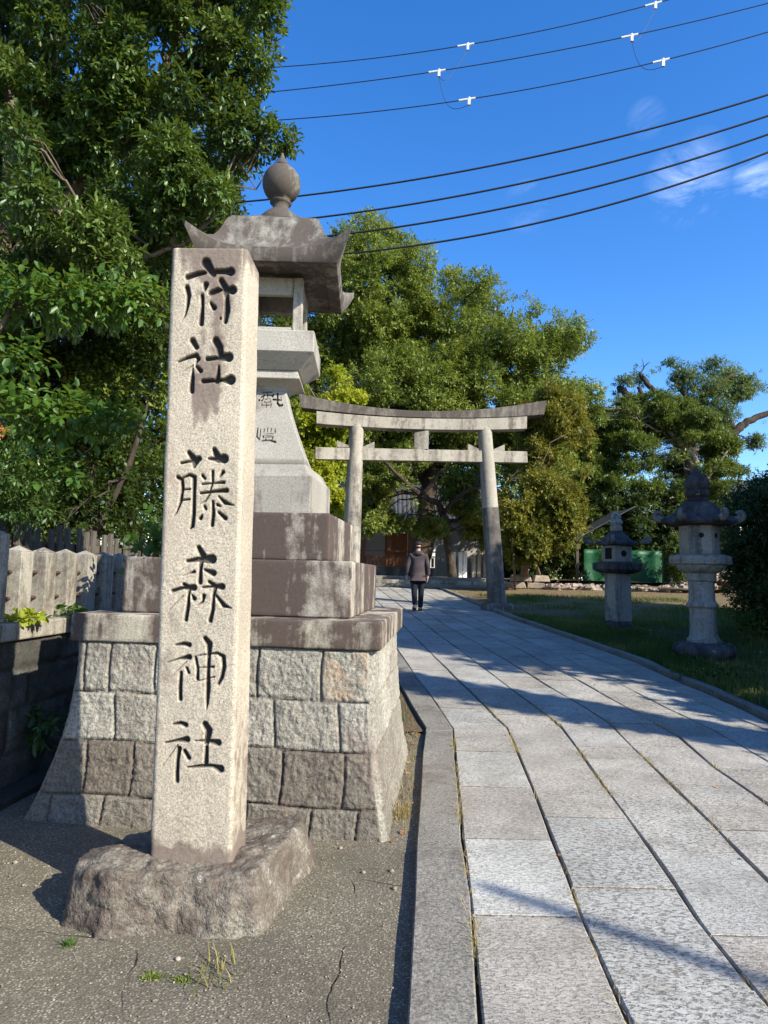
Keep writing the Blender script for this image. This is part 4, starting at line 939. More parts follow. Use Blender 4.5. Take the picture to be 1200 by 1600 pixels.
# ================================================================== torii
def tor(px, py, side=None):   # depth varies linearly across the gate
    d = 17.7+(px-558)/(757-558)*.7; return at(px, py, d)
TO = empty('torii', tor(655, 960), 'grey stone torii gate spanning the paved path', 'torii')
def pil(top, bot, rt, rb, zjoin, nm):
    t, b = np.array(top), np.array(bot); n = 14
    def seg(a, c, name, mat, k=0):
        mb = MB(); ts = np.linspace(a, c, 7); mb.tube([b+(t-b)*q for q in ts], [(rb+(rt-rb)*q)+k for q in ts], 28); return mb.build(name, mat, TO, smooth=True)
    o = seg(zjoin+.0005, 1, 'pillar_upper', M['torii']); e = o.modifiers.new('e', 'EDGE_SPLIT'); e.split_angle = 1.
    o = seg(0, zjoin, 'pillar_lower', M['torii_low'] if nm else M['torii'], .004); e = o.modifiers.new('e', 'EDGE_SPLIT'); e.split_angle = 1.
tl, tr_ = tor(557, 665), tor(757, 670)
bl = tor(545, 953); br_ = tor(777, 948)
pil(tl, bl, .19, .24, .60, 0); pil(tr_, br_, .19, .245, .55, 1)
for b_ in (bl, br_):
    mb = MB(); mb.lathe([(.44, 0), (.46, .03), (.45, .14), (.40, .19), (.28, .21)], 9, (b_[0], b_[1], float(gz(b_[1]))-.03), .3); bevel(mb.build('pillar_foot', M['torii_low'], TO), .02)
def curved_beam(name, xs, tops, bots, dep, mat, endcut=0.):
    mb = MB(); V = []; n = 33; X_ = np.linspace(0, 1, n)
    for i, t in enumerate(X_):
        px = xs[0]+(xs[1]-xs[0])*t
        pt = tor(px, np.interp(0, [0], [0])+np.polyval(np.polyfit([0, .5, 1], tops, 2), t)); 
        pb_ = tor(px, np.polyval(np.polyfit([0, .5, 1], bots, 2), t))
        if endcut:  # flared end
            e = (abs(t-.5)*2)**8*endcut; pt = pt+np.array([math.copysign(e, t-.5), 0, 0])
        f = np.array([-.03, 1, 0])*dep/2
        f2 = f*.86
        V += [pb_-f2, pb_+f2, pt+f, pt-f]
    Fc = [(i*4+j, i*4+(j+1) % 4, (i+1)*4+(j+1) % 4, (i+1)*4+j) for i in range(n-1) for j in range(4)]+[(3, 2, 1, 0), tuple((n-1)*4+j for j in range(4))]
    mb.add(V, [f[::-1] for f in Fc]); return bevel(mb.build(name, mat, TO), .012)
curved_beam('top_lintel', (471, 847), (619, 645.5, 629), (640, 655.5, 650.5), .52, M['torii_roof'], .06)
curved_beam('second_lintel', (495, 821), (645, 655.9, 651.3), (664, 673, 672), .40, M['torii'])
def straight(name, x0, x1, ya, yb, h, dep, mat):
    mb = MB(); a, b = tor(x0, ya), tor(x1, yb); mb.beam(a, b, dep, h); return bevel(mb.build(name, mat, TO), .01)
straight('tie_beam', 492, 822, 709, 715, .31, .20, M['torii'])
gk = tor(658, 688.5); mb = MB(); mb.box(gk, (.38, .22, .50), -.03); bevel(mb.build('centre_strut', M['torii'], TO), .01)
for px, py, s_ in ((536, 696, -1), (576, 698, 1), (739, 701, -1), (779, 702, 1)):
    c_ = tor(px, py); mb = MB(); w = .15
    V = [c_+np.array(q) for q in ((s_*w, -.09, .12), (s_*w, .09, .12), (-s_*w, .09, -.02), (-s_*w, -.09, -.02), (s_*w, -.09, -.06), (s_*w, .09, -.06), (-s_*w, .09, -.06), (-s_*w, -.09, -.06))]
    fs = [(0, 1, 2, 3), (7, 6, 5, 4), (0, 4, 5, 1), (1, 5, 6, 2), (2, 6, 7, 3), (3, 7, 4, 0)]
    mb.add(V, fs if s_ < 0 else [f[::-1] for f in fs]); mb.build('wedge', M['torii'], TO)

# ================================================================== old lanterns on the lawn
def lantern_big():
    b = gp(1101, 1026, .03); b[2] = float(gz(b[1])); L0 = empty('old_stone_lantern', b, 'taller hexagonal stone lantern with curled roof corners and lotus foot on the shaded lawn', 'stone lantern', 'old lanterns on the lawn')
    ax_ = (-.028, 0); c = tuple(b)
    def lotus(t, r, z, n=12, a=.05): return (r*(1+a*abs(math.sin(n*t/2))), z)
    def add(nm, prof, n, mat, shape=None, rot=0., smooth=True):
        mb = MB(); mb.lathe(prof, n, c, rot, shape, ax_); o = mb.build(nm, mat, L0, smooth=smooth)
        if smooth: e = o.modifiers.new('e', 'EDGE_SPLIT'); e.split_angle = math.radians(50)
        else: bevel(o, .008)
        return o
    add('lotus_foot', [(.33, -.05), (.40, 0), (.44, .05), (.47, .12), (.46, .19), (.40, .24), (.30, .27)], 96, M['oldlant_dark'], lambda t, r, z: (r*(1+.07*abs(math.sin(7*t))*min(1, z*6+.2)), z))
    add('shaft', [(.26, .265), (.265, .31), (.23, .34), (.215, .38), (.205, .60), (.205, .80), (.21, .825), (.24, .84), (.25, .87), (.245, .90), (.215, .925), (.205, .97), (.20, 1.10), (.205, 1.26), (.235, 1.28), (.235, 1.34), (.24, 1.40)], 48, M['oldlant'])
    add('lotus_bracket', [(.24, 1.40), (.28, 1.42), (.33, 1.46), (.37, 1.51), (.38, 1.535)], 96, M['oldlant'], lambda t, r, z: (r*(1+.05*abs(math.sin(8*t))), z))
    rot = math.radians(12)
    pf_ = add('platform', [(.40, 1.535), (.47, 1.545), (.485, 1.56), (.485, 1.67), (.475, 1.68), (.36, 1.715)], 6, M['oldlant'], None, rot, False)
    # wave carving on platform front faces
    mb = MB()
    for k in range(6):
        t0, t1 = 2*PI*(k+.5)/6+rot, 2*PI*(k+1.5)/6+rot
        p0, p1 = np.array([math.cos(t0), math.sin(t0)])*.487, np.array([math.cos(t1), math.sin(t1)])*.487
        for j in range(5):
            cxy = p0+(p1-p0)*(j+.5)/5; dirv = (p1-p0)/np.linalg.norm(p1-p0)
            for rr_ in (.045, .028):
                mb.tube([np.array([c[0]+cxy[0]+dirv[0]*rr_*math.cos(a)+ax_[0]*1.6, c[1]+cxy[1]+dirv[1]*rr_*math.cos(a), c[2]+1.585+rr_*math.sin(a)]) for a in np.linspace(0, PI, 7)], .005, 5)
    mb.build('wave_carving', M['oldlant'], pf_)
    fb_ = add('fire_box', [(.30, 1.715), (.315, 1.72), (.315, 2.18), (.30, 2.19)], 6, M['oldlant'], None, rot, False)
    # disc painted as the hole's inner shade, and frames on the facing panel
    for k in range(6):
        ta = 2*PI*(k+1)/6+rot; nrm = np.array([math.cos(ta), math.sin(ta), 0]); tg = np.array([-nrm[1], nrm[0], 0]); cc = np.array(c)+nrm*.315*math.cos(PI/6)+np.array([ax_[0]*1.95, 0, 0])
        mb = MB()
        for z0, z1, s0, s1 in ((1.76, 1.785, -.12, .12), (2.12, 2.145, -.12, .12), (1.785, 2.12, -.12, -.10), (1.785, 2.12, .10, .12)):
            ce = cc+tg*(s0+s1)/2+np.array([0, 0, (z0+z1)/2]); mb.box(ce+nrm*.003, (.02, abs(s1-s0), z1-z0), ta)
        mb.build('panel_frame', M['oldlant'], fb_)
        if k in (3, 4, 1, 0):
            mb = MB(); ce = cc+np.array([0, 0, 2.02]); mb.tube([ce-nrm*.02, ce+nrm*.004], .042, 20); mb.build('hole_shade', M['dark'], fb_, smooth=False)
    def rs(t, r, z):
        ph = ((t-rot) % (PI/3))/(PI/3); cn = abs(ph-0)*2 if ph < .5 else (1-ph)*2   # 0 at vertex .. 1 mid
        cn = 1-cn; f = max(0, (r-.25)/.38); hexr = math.cos(PI/6)/math.cos(((t-rot) % (PI/3))-PI/6)
        return (r*(hexr*(1)+.06*f*cn**4), z+.10*f**2*cn**4)
    def rs2(t, r, z):
        ph = ((t-rot-PI/6) % (PI/3))-PI/6; hexr = math.cos(PI/6)/math.cos(ph); cn = abs(ph)/(PI/6); f = max(0, (r-.25)/.38)
        return (r*(hexr+.04*f*cn**5), z+.11*f**2*cn**5)
    rf_ = add('roof', [(.30, 2.192), (.56, 2.20), (.61, 2.225), (.62, 2.255), (.57, 2.285), (.47, 2.33), (.38, 2.40), (.32, 2.49), (.26, 2.57), (.18, 2.61)], 96, M['oldlant_dark'], rs2)
    for k in range(6):
        t0 = 2*PI*(k+.5)/6+rot; nrm = np.array([math.cos(t0), math.sin(t0), 0]); ce = np.array(c)+nrm*.635+np.array([ax_[0]*2.3, 0, 2.36])
        mb = MB(); pts = [ce+nrm*(.075*math.cos(a)-.02)*(1-.25*i/14)+np.array([0, 0, (.075*math.sin(a))*(1-.25*i/14)]) for i, a in enumerate(np.linspace(-2.2, 2.6, 15))]
        mb.tube(pts, np.linspace(.055, .03, 15), 10); mb.tube([ce+nrm*-.19+np.array([0, 0, -.07]), ce+nrm*-.05+np.array([0, 0, -.06]), ce+nrm*.01], [.045, .055, .05], 10)
        mb.build('curled_corner', M['curl'], rf_, smooth=True)
    add('finial', [(.17, 2.61), (.18, 2.64), (.16, 2.655), (.15, 2.67), (.18, 2.69), (.20, 2.73), (.195, 2.78), (.17, 2.80), (.19, 2.83), (.205, 2.90), (.19, 2.97), (.13, 3.02), (.10, 3.06), (.05, 3.13), (.012, 3.21)], 40, M['oldlant_dark'])
lantern_big()
def lantern_small():
    b = gp(967, 981, .03); b[2] = float(gz(b[1])); L0 = empty('old_stone_lantern', b, 'shorter square stone lantern with a round light hole, nearer the torii on the lawn', 'stone lantern', 'old lanterns on the lawn')
    ax_ = (-.02, 0); c = tuple(b); rot = math.radians(20); s2 = math.sqrt(2)
    def add(nm, prof, mat, shape=None, n=4, smooth=False, r0=0.):
        mb = MB(); mb.lathe([(r*(s2 if n == 4 else 1), z) for r, z in prof], n, c, rot+r0, shape, ax_); o = mb.build(nm, mat, L0, smooth=smooth)
        if not smooth: bevel(o, .012)
        else: e = o.modifiers.new('e', 'EDGE_SPLIT'); e.split_angle = math.radians(45)
        return o
    add('foot', [(.30, -.05), (.30, .10), (.26, .16), (.22, .18)], M['oldlant_dark'], n=8)
    add('post', [(.195, .17), (.20, .19), (.195, 1.15), (.19, 1.19)], M['oldlant'])
    pf_ = add('platform', [(.24, 1.19), (.33, 1.24), (.37, 1.28), (.37, 1.40), (.36, 1.42), (.25, 1.44)], M['oldlant_dark'])
    fb_ = add('fire_box', [(.215, 1.44), (.22, 1.45), (.22, 1.78), (.21, 1.79)], M['oldlant'])
    for k in range(4):
        ta = rot+PI/4*0+k*PI/2+PI/2; ta = rot+(k+1)*PI/2; nrm = np.array([math.cos(ta), math.sin(ta), 0]); ce = np.array(c)+nrm*.22+np.array([ax_[0]*1.6, 0, 1.62])
        mb = MB()
        if k % 2 == 0: mb.tube([ce-nrm*.02, ce+nrm*.004], .07, 20)
        else: mb.box(ce, (.01, .22, .24), ta)
        mb.build('hole_shade', M['dark'], fb_)
    def rs(t, r, z):
        ph = ((t-rot-PI/4) % (PI/2))-PI/4; q = math.cos(PI/4)/math.cos(ph); cn = abs(ph)/(PI/4); f = max(0, (r/s2-.18)/.28)
        return (r*(q+.02*f*cn**4), z+.07*f**2*cn**4)
    rf_ = add('roof', [(.21, 1.79), (.44, 1.80), (.46, 1.83), (.44, 1.87), (.33, 1.91), (.25, 1.99), (.17, 2.08), (.13, 2.11)], M['oldlant_dark'], rs, 96, True)
    for k in range(4):
        t0 = rot+PI/4+k*PI/2; nrm = np.array([math.cos(t0), math.sin(t0), 0]); ce = np.array(c)+nrm*.65+np.array([ax_[0]*1.9, 0, 1.925])
        mb = MB(); pts = [ce+nrm*(.055*math.cos(a)-.02)+np.array([0, 0, .055*math.sin(a)]) for a in np.linspace(-2.2, 2.4, 12)]
        mb.tube(pts, np.linspace(.05, .03, 12), 9); mb.tube([ce+nrm*-.17+np.array([0, 0, -.06]), ce+nrm*-.04+np.array([0, 0, -.045]), ce], [.04, .05, .045], 9); mb.build('curled_corner', M['curl'], rf_, smooth=True)
    add('finial', [(.12, 2.11), (.13, 2.13), (.13, 2.20), (.10, 2.22), (.11, 2.24), (.14, 2.29), (.12, 2.36), (.09, 2.38), (.11, 2.41), (.10, 2.46), (.05, 2.51), (.01, 2.55)], M['oldlant'], None, 32, True)
lantern_small()

# ================================================================== left retaining wall + stone fence
wdir = np.array([.081, 1, 0]); wdir /= np.linalg.norm(wdir); wn = np.array([wdir[1], -wdir[0], 0])   # towards the path
def wp(y, off=0., z=0.): return np.array([-2.95+.081*y, y, z])+wn*off
ys = np.arange(-2, 16, .03); zs_ = np.arange(-.14, 1.0, .025); Yg, Zg = np.meshgrid(ys, zs_); 
P = np.stack([-2.95+.081*Yg, Yg, Zg], -1)
rowi = np.digitize(Zg, [.22, .50, .78]); dist = np.minimum.reduce([np.abs(Zg-z) for z in (.22, .50, .78)]); off_ = (rowi*.37) % .6
ph = ((Yg+off_) % .75); dist = np.minimum(dist, np.minimum(ph, .75-ph)); st = np.floor((Yg+off_)/.75).astype(int)
tone = _T[(st*7+rowi*131) & 4095]*.7+.1; d = fbm(P, 7, 4, 8)*.03*np.clip(dist/.03, 0, 1)-.02*np.exp(-(dist/.012)**2)
P = P+wn*d[..., None]; tone = np.clip(tone-.5*np.exp(-(dist/.012)**2), 0, 1)
WL = empty('retaining_wall', wp(5, 0, -.08), 'dark coursed stone retaining wall left of the giant lantern', 'wall')
link('wall_face', P.reshape(-1, 3), gridfaces(len(ys), len(zs_)), M['wall'], WL, smooth=True, attrs={'tone': tone.reshape(-1)})
mb = MB(); y = -2.
while y < 16: y2 = y+1.5; mb.beam(wp(y+.004, -.17, 1.05), wp(y2-.004, -.17, 1.05), .42, .12); y = y2
bevel(mb.build('cap_stone', M['post'], WL), .012)
mb = MB(); mb.beam(wp(-2, .10, -.05), wp(9, .10, -.05), .18, .10); bevel(mb.build('footing', M['wall'], WL), .01)
X, Y = np.meshgrid(np.linspace(-30, 0, 30), np.linspace(-3, 30, 60)); xx = -2.95+.081*Y-.3+X; P = np.stack([xx, Y, 1.0+.05*fbm(np.stack([X, Y, X*0], -1), .8)+0*X], -1)
meta(link('embankment', P.reshape(-1, 3), gridfaces(30, 60), M['earth'], smooth=True), kind='structure')
SF = empty('stone_fence', wp(5, -.15, 1.1), 'row of pointed granite fence posts with iron rails on the retaining wall', 'fence')
def fpost(y, w, h, mb_name='post'):
    mb = MB(); c_ = wp(y, -.14, 1.112); ang = -math.atan(.081)
    mb.box(c_+[0, 0, h/2], (w, w, h), ang)
    ca, sa = math.cos(ang), math.sin(ang); q = [(-w/2, -w/2), (w/2, -w/2), (w/2, w/2), (-w/2, w/2)]
    V = [c_+np.array([x*ca-y_*sa, x*sa+y_*ca, h+.001]) for x, y_ in q]+[c_+np.array([0, 0, h+.045])]
    mb.add(V, [(0, 1, 4), (1, 2, 4), (2, 3, 4), (3, 0, 4), (3, 2, 1, 0)]); return bevel(mb.build(mb_name, M['post'], SF), .006)
yy_ = [4.72, 5.08, 5.40, 5.72, 6.04, 6.36, 6.68, 7.0, 7.32, 7.64, 7.96, 8.3, 8.62, 8.94]
fpost(yy_[0], .20, .61)
for y in yy_[1:]: fpost(y, .15, .50)
for y in (3.5, 3.82, 4.14, 4.44): fpost(y, .15, .5)
for z in (1.27, 1.46):
    mb = MB(); mb.tube([wp(3.4, -.14, z), wp(9, -.14, z)], .013, 8); mb.build('iron_rail', M['iron'], SF, smooth=True)
# wooden picket fence behind
PF = empty('picket_fence', wp(7.2, -1.0, 1.0), 'low weathered wooden picket fence in shade behind the stone posts', 'fence')
for i in range(34):
    y = 4.2+i*.19; mb = MB(); c_ = wp(y, -1.05-.02*(i % 3), 1.02+.42+random.uniform(-.03, .05)); mb.box(c_, (.025, .11, .92), -.081+random.uniform(-.05, .05), taper=(1, .8)); mb.build('picket', M['oldwood'], PF)
for z in (1.25, 1.72):
    mb = MB(); mb.beam(wp(4, -1.11, z), wp(10.8, -1.11, z), .04, .08); mb.build('rail', M['oldwood'], PF)

# ================================================================== low plants
def plant(name, label, base, n, L, W, mat, seed, cat='plant', sp_=.1, h=.12, droop=.2, group=None, k=5):
    V, Fc, a2, _ = make_leaves([(base[0], base[1], base[2]+h/2, sp_, sp_, h/2)], n, k, L, W, seed, six=True, thr=-.9, twl=h*.3, droop=droop)
    return meta(link(name, V, Fc, mat, base=base, attrs=a2), label, cat, group)
plant('fence_weed', 'yellow-green creeping weed at the foot of the tallest fence post', wp(4.98, -.02, 1.11), 34, .06, .045, M['leaf_yellow'], 91, sp_=.13, h=.06)
plant('fence_weed', 'small leafy weed on the wall cap close to the left end of the lantern ledge', wp(5.6, -.02, 1.11), 20, .05, .035, M['leaf_near'], 92, sp_=.10, h=.07)
plant('wall_fern', 'dark green fern growing low on the shaded retaining wall', wp(5.15, .08, .22), 26, .09, .035, M['leaf_ever'], 93, sp_=.12, h=.22, droop=.6)
plant('ivy_sprig', 'leafy sprig beside the upper left corner of the stepped pedestal', lat(-1.05, .3, 1.42), 60, .07, .05, M['leaf_near'], 94, sp_=.14, h=.5)
def tuft(name, label, base, n, h, mat, seed, spread=.02, lean=1.2):
    r = np.random.default_rng(seed); P0 = np.array(base)+r.normal(0, spread, (n, 3))*[1, 1, .2]; o = blades(name, P0, n, h, .006, mat, seed, kind=None or 'x', lean=lean); del o['kind']; return meta(o, label, 'grass tuft')
tuft('grass_tuft', 'bright green grass tuft between the masonry base and the inscribed pillar', np.array(gp(232, 1262, .0))+[0, .72, .09], 40, .14, M['leaf_near'], 95)
tuft('grass_tuft', 'tiny weed tuft on the concrete at the left front corner of the foot rock', gp(108, 1478, -.05), 30, .03, M['leaf_near'], 96, .012)
tuft('grass_tuft', 'thin dry grass tuft on the concrete in front of the foot rock', gp(345, 1525, -.05), 50, .05, M['drygrass'], 97, .05)
tuft('grass_tuft', 'wispy green grass tuft in the gutter where the kerb bends', gp(628, 1130, -.055), 30, .16, M['leaf_near'], 98, .03)
tuft('grass_tuft', 'straw coloured grass tuft at the lower right corner of the masonry base', gp(622, 1275, -.05), 60, .09, M['drygrass'], 99, .05)
# moss patches and pebbles on concrete
for i, (px, py, s_, lab) in enumerate(((240, 1530, .05, 'small green moss patch on the concrete, left of the pair'), (285, 1535, .05, 'small green moss patch on the concrete, right of the pair'))):
    r = np.random.default_rng(i); c_ = gp(px, py, -.05); P0 = c_+r.normal(0, s_*.5, (220, 3))*[1, .6, 0]; o = blades('moss_patch', P0, 220, .012, .006, M['leaf_under'], 120+i, lean=1); meta(o, lab, 'moss')
pm = MB(); r = np.random.default_rng(9)
for i in range(1100):
    x, y = r.uniform(-2.4, .15), r.uniform(2.1, 4.6); s_ = r.uniform(.0022, .006)*(1+1.8*(r.random() < .03))
    if x > float(xl_(0, y))-.03 or (-1.6 < x < -.35 and 3.0 < y < 4.): continue
    pm.lathe([(s_*.5, -s_*.3), (s_, .2*s_), (s_*.5, .7*s_)], 6, (x, y, -.048+float(fbm(np.array([x, y, 0.]), 1.5, 4))*.012), r.random()*6)
meta(pm.build('pebbles', M['rubble'], smooth=True), 'scattered pebbles on the concrete', 'pebbles', kind='stuff')
# fallen leaves on gutter and concrete
def litter(name, label, P0, n, L, seed, mat='litter', kind='stuff'):
    r = np.random.default_rng(seed); th = r.random(n)*6.28; a = np.stack([np.cos(th), np.sin(th), r.normal(0, .3, n)], -1)*L; b = np.stack([-np.sin(th), np.cos(th), r.normal(0, .3, n)], -1)*L*.35
    s_ = (.6+.8*r.random(n))[:, None]; V = np.stack([P0, P0+(a*.5+b)*s_, P0+a*s_, P0+(a*.5-b)*s_], 1).reshape(-1, 3); V[:, 2] += .004; i = np.arange(n)*4
    return meta(link(name, V, np.stack([i, i+1, i+2, i+3], -1), M[mat], attrs={'rnd': np.repeat(r.random(n), 4)}), label, 'leaves', kind=kind)
n = 90; y = 4.2+r.random(n)*3.6; x = xl_(0, y)-.04-r.random(n)*.3; litter('gutter_litter', 'brown fallen leaves lying in the gutter beside the kerb', np.stack([x, y, gz(y)-.04], -1), n, .035, 5)
n = 2600; y = 7+r.random(n)*19; x = xl_(8, y)+.2+r.random(n)*13; litter('fallen_leaves', 'scattered brown fallen leaves over the lawn', np.stack([x, y, gz(y)+.05], -1), n, .06, 6)
r_ = np.random.default_rng(31); n = 110; y = 2.3+r_.random(n)**.8*14; x = xl_(1, y)+r_.random(n)*(xl_(7, y)-xl_(1, y)); litter('path_litter', 'a few small dry leaves scattered on the paving', np.stack([x, y, gz(y)+.006], -1), n, .028, 33)
# leafy weeds on the lawn near lanterns
for i, (px, py, lab, s_) in enumerate(((925, 985, 'low leafy weed clump left of the shorter old lantern', .35), (990, 990, 'low leafy weed clump right in front of the shorter old lantern', .3), (1140, 1050, 'leafy weed clump right in front of the taller old lantern', .4), (1090, 1058, 'leafy weed clump left in front of the taller old lantern', .35), (1175, 1000, 'taller weed clump under the dark shrubs at the right edge', .3))):
    b_ = gp(px, py, .03); plant('weed_clump', lab, b_, 120, .045, .028, M['grass'] if i < 4 else M['leaf_layer'], 130+i, 'weeds', s_, .10 if i < 4 else .5)['kind'] = 'stuff'

# ================================================================== person walking away
def skinned(name, J, E_, mat, parent, sub=2, root=0):
    """J: (x,y,z,r) joints in world; E_: edges"""
    b = np.array(parent['_b']); me = bpy.data.meshes.new(name); me.from_pydata([tuple(np.array(j[:3])-b) for j in J], E_, []); me.materials.append(mat)
    o = bpy.data.objects.new(name, me); C.objects.link(o); o.parent = parent
    sk = o.modifiers.new('skin', 'SKIN'); sk.use_smooth_shade = True
    for i, j in enumerate(J):
        v = me.skin_vertices[0].data[i]; rr_ = j[3]; v.radius = rr_ if isinstance(rr_, tuple) else (rr_, rr_); v.use_root = (i == root)
    s_ = o.modifiers.new('sub', 'SUBSURF'); s_.levels = sub; s_.render_levels = sub; o['_b'] = b.tolist(); return o
pf = gp(652, 955); px0, py0, pz0 = pf
def q(x, y, z, r): return (px0+x, py0+y, pz0+z, r)
PE = empty('person', pf, 'person in a dark hooded jacket, black trousers and dark cap walking away up the path', 'person')
bodyJ = [q(0, 0, .92, (.15, .11)), q(0, .01, 1.10, (.14, .10)), q(0, .02, 1.30, (.16, .11)), q(0, .02, 1.42, (.10, .08)), q(0, .025, 1.50, .052), q(0, .035, 1.57, (.058, .07)), q(0, .045, 1.65, (.066, .08)),q(0, .04, 1.71, (.05, .06)),
 q(-.17, .02, 1.40, .055), q(-.265, -.03, 1.14, .042), q(-.28, .05, .90, .03), q(-.28, .07, .83, (.025, .04)),
 q(.17, .02, 1.40, .055), q(.23, -.04, 1.14, .042), q(.245, 0, .90, .03), q(.245, .02, .83, (.025, .04)),
 q(-.09, 0, .84, .085), q(-.085, -.03, .47, .06), q(-.070, -.17, .16, .042), q(-.070, -.15, .10, .045), q(-.075, -.04, .045, .035),
 q(.09, 0, .84, .085), q(.085, .07, .48, .06), q(.075, .06, .10, .042), q(.075, .08, .05, .045), q(.075, .19, .035, .035)]
bE = [(0, 1), (1, 2), (2, 3), (3, 4), (4, 5), (5, 6), (6, 7), (3, 8), (8, 9), (9, 10), (10, 11), (3, 12), (12, 13), (13, 14), (14, 15), (0, 16), (16, 17), (17, 18), (18, 19), (19, 20), (0, 21), (21, 22), (22, 23), (23, 24), (24, 25)]
for s_, hi, (hx, hy) in ((-1, 11, (-.28, .07)), (1, 15, (.245, .02))):
    for fi, (dy, L_) in enumerate(((-.024, .060), (-.008, .070), (.008, .068), (.024, .055))):
        n0 = len(bodyJ); bodyJ.append(q(hx, hy+dy, .795, .009)); bodyJ.append(q(hx-s_*.008, hy+dy, .795-L_*.5, .008)); bodyJ.append(q(hx-s_*.02, hy+dy, .795-L_, .007)); bE += [(hi, n0), (n0, n0+1), (n0+1, n0+2)]
    n0 = len(bodyJ); bodyJ.append(q(hx-s_*.02, hy+.035, .81, .010)); bodyJ.append(q(hx-s_*.03, hy+.048, .775, .009)); bE += [(hi, n0), (n0, n0+1)]
skinned('body', bodyJ, bE, M['skin'], PE)
# clothes
skinned('jacket', [q(0, 0, .86, (.195, .15)), q(0, .01, .90, (.20, .155)), q(0, .01, 1.10, (.185, .145)), q(0, .02, 1.30, (.195, .14)), q(0, .02, 1.42, (.13, .11)), q(0, .0, 1.475, (.085, .085)),
 q(-.185, .02, 1.385, .080), q(-.275, -.03, 1.14, .066), q(-.285, .05, .90, .048), q(.185, .02, 1.385, .080), q(.25, -.04, 1.14, .066), q(.265, .0, .89, .048)],
 [(0, 1), (1, 2), (2, 3), (3, 4), (4, 5), (4, 6), (6, 7), (7, 8), (4, 9), (9, 10), (10, 11)], M['jacket'], PE, root=1)
skinned('hood', [q(-.09, -.03, 1.48, .055), q(-.045, -.09, 1.45, .075), q(.045, -.09, 1.45, .075), q(.09, -.03, 1.48, .055)], [(0, 1), (1, 2), (2, 3)], M['jacket'], PE)
skinned('trousers', [q(0, 0, .92, (.16, .12)), q(-.09, 0, .82, .105), q(-.088, -.03, .47, .080), q(-.070, -.17, .13, .066), q(.09, 0, .82, .105), q(.088, .07, .48, .080), q(.076, .06, .07, .068)], [(0, 1), (1, 2), (2, 3), (0, 4), (4, 5), (5, 6)], M['trousers'], PE)
for s_, y_, zh in ((-1, -.13, .05), (1, .08, 0)): skinned('shoe', [q(s_*.074, y_-.05, .055+zh, .066), q(s_*.078, y_+.05, .05+zh*.5, .062), q(s_*.084, y_+.16, .045, .05)], [(0, 1), (1, 2)], M['shoe'], PE)
skinned('hair', [q(0, .01, 1.56, (.075, .07)), q(0, .025, 1.64, (.10, .105))], [(0, 1)], M['hair'], PE)
skinned('cap', [q(0, .04, 1.66, (.112, .125)), q(0, .04, 1.73, (.10, .11)), q(0, .035, 1.765, (.05, .06))], [(0, 1), (1, 2)], M['cap'], PE)
mb = MB(); mb.lathe([(.058, 1.49), (.060, 1.497), (.056, 1.503)], 20, (px0, py0+.02, pz0)); mb.build('collar', M['collar'], PE, smooth=True)

# ================================================================== steps and buildings at the back
ST_ = empty('stone_steps', (-.6, 25.6, 1.05), 'three low stone steps across the far end of the path', 'steps')
for i in range(3):
    mb = MB(); y = 25.3+i*.42; mb.box((-.4, y+.32, 1.08+.07+i*.135-.0), (9.6-.5*i, .64, .14)); bevel(mb.build('step', M['kerb'] if i != 1 else M['torii'], ST_), .02)
wallL = empty('low_stone_wall', (9, 26.4, 1.1), 'low wall of pale rough stones behind the right torii pillar', 'wall')
r = np.random.default_rng(17); x = 4.6
wm = MB()
while x < 5.6:
    w = r.uniform(.6, .9)
    for j in range(2): wm.box((x+w/2+j*.2, 26.3+r.normal()*.05, 1.25+j*.27), (w-.02, .4, .26*r.uniform(.8, 1.0)), r.normal()*.12, taper=(r.uniform(.8, .97), .9))
    x += w
bevel(wm.build('stone', M['rubble'], wallL), .03)
# shrine hall with red-brown posts and railing
HB_ = np.array([-2.2, 39., 1.5]); SH = empty('shrine_hall', HB_, 'timber shrine hall with red-brown posts and railing at the end of the path', 'building')
def hx(px, y=37.): return at(px, 860, y)[0]
mb = MB(); mb.box((-1.0, 39.6, 1.72), (14, 4.6, .5)); mb.build('stone_plinth', M['torii_low'], SH)
mb = MB(); mb.box((-1.0, 41.6, 3.0), (13.4, .2, 2.1)); mb.build('back_wall', M['whitewall'], SH)
for px in (555, 568, 608, 640, 655, 520, 490, 690):
    X_ = hx(px, 37.6); mb = MB(); mb.box((X_, 37.6, 3.1), (.20, .20, 2.3)); mb.build('post', M['redwood'], SH)
for z in (2.55, 2.82): 
    mb = MB(); mb.beam((-7, 37.45, z), (5.2, 37.45, z), .07, .07); mb.build('railing', M['redwood'], SH)
mb = MB()
for i in range(64): mb.box((-7+i*.19, 37.45, 2.24), (.15, .04, .5))
mb.build('skirt_boards', M['redwood'], SH)
for x0, x1, mt in ((-3.9, -2.9, 'redwood'), (-2.5, -1.9, 'dark'), (.1, 1.4, 'redwood'), (1.5, 2.6, 'redwood'), (-6, -4.3, 'dark')):
    mb = MB(); mb.box(((x0+x1)/2, 40.6, 3.0), (x1-x0, .1, 2.0)); mb.build('panel', M[mt], SH)
mb = MB(); mb.beam((-7.4, 37.6, 4.25), (5.4, 37.6, 4.25), .3, .25); mb.build('eave_beam', M['redwood'], SH)
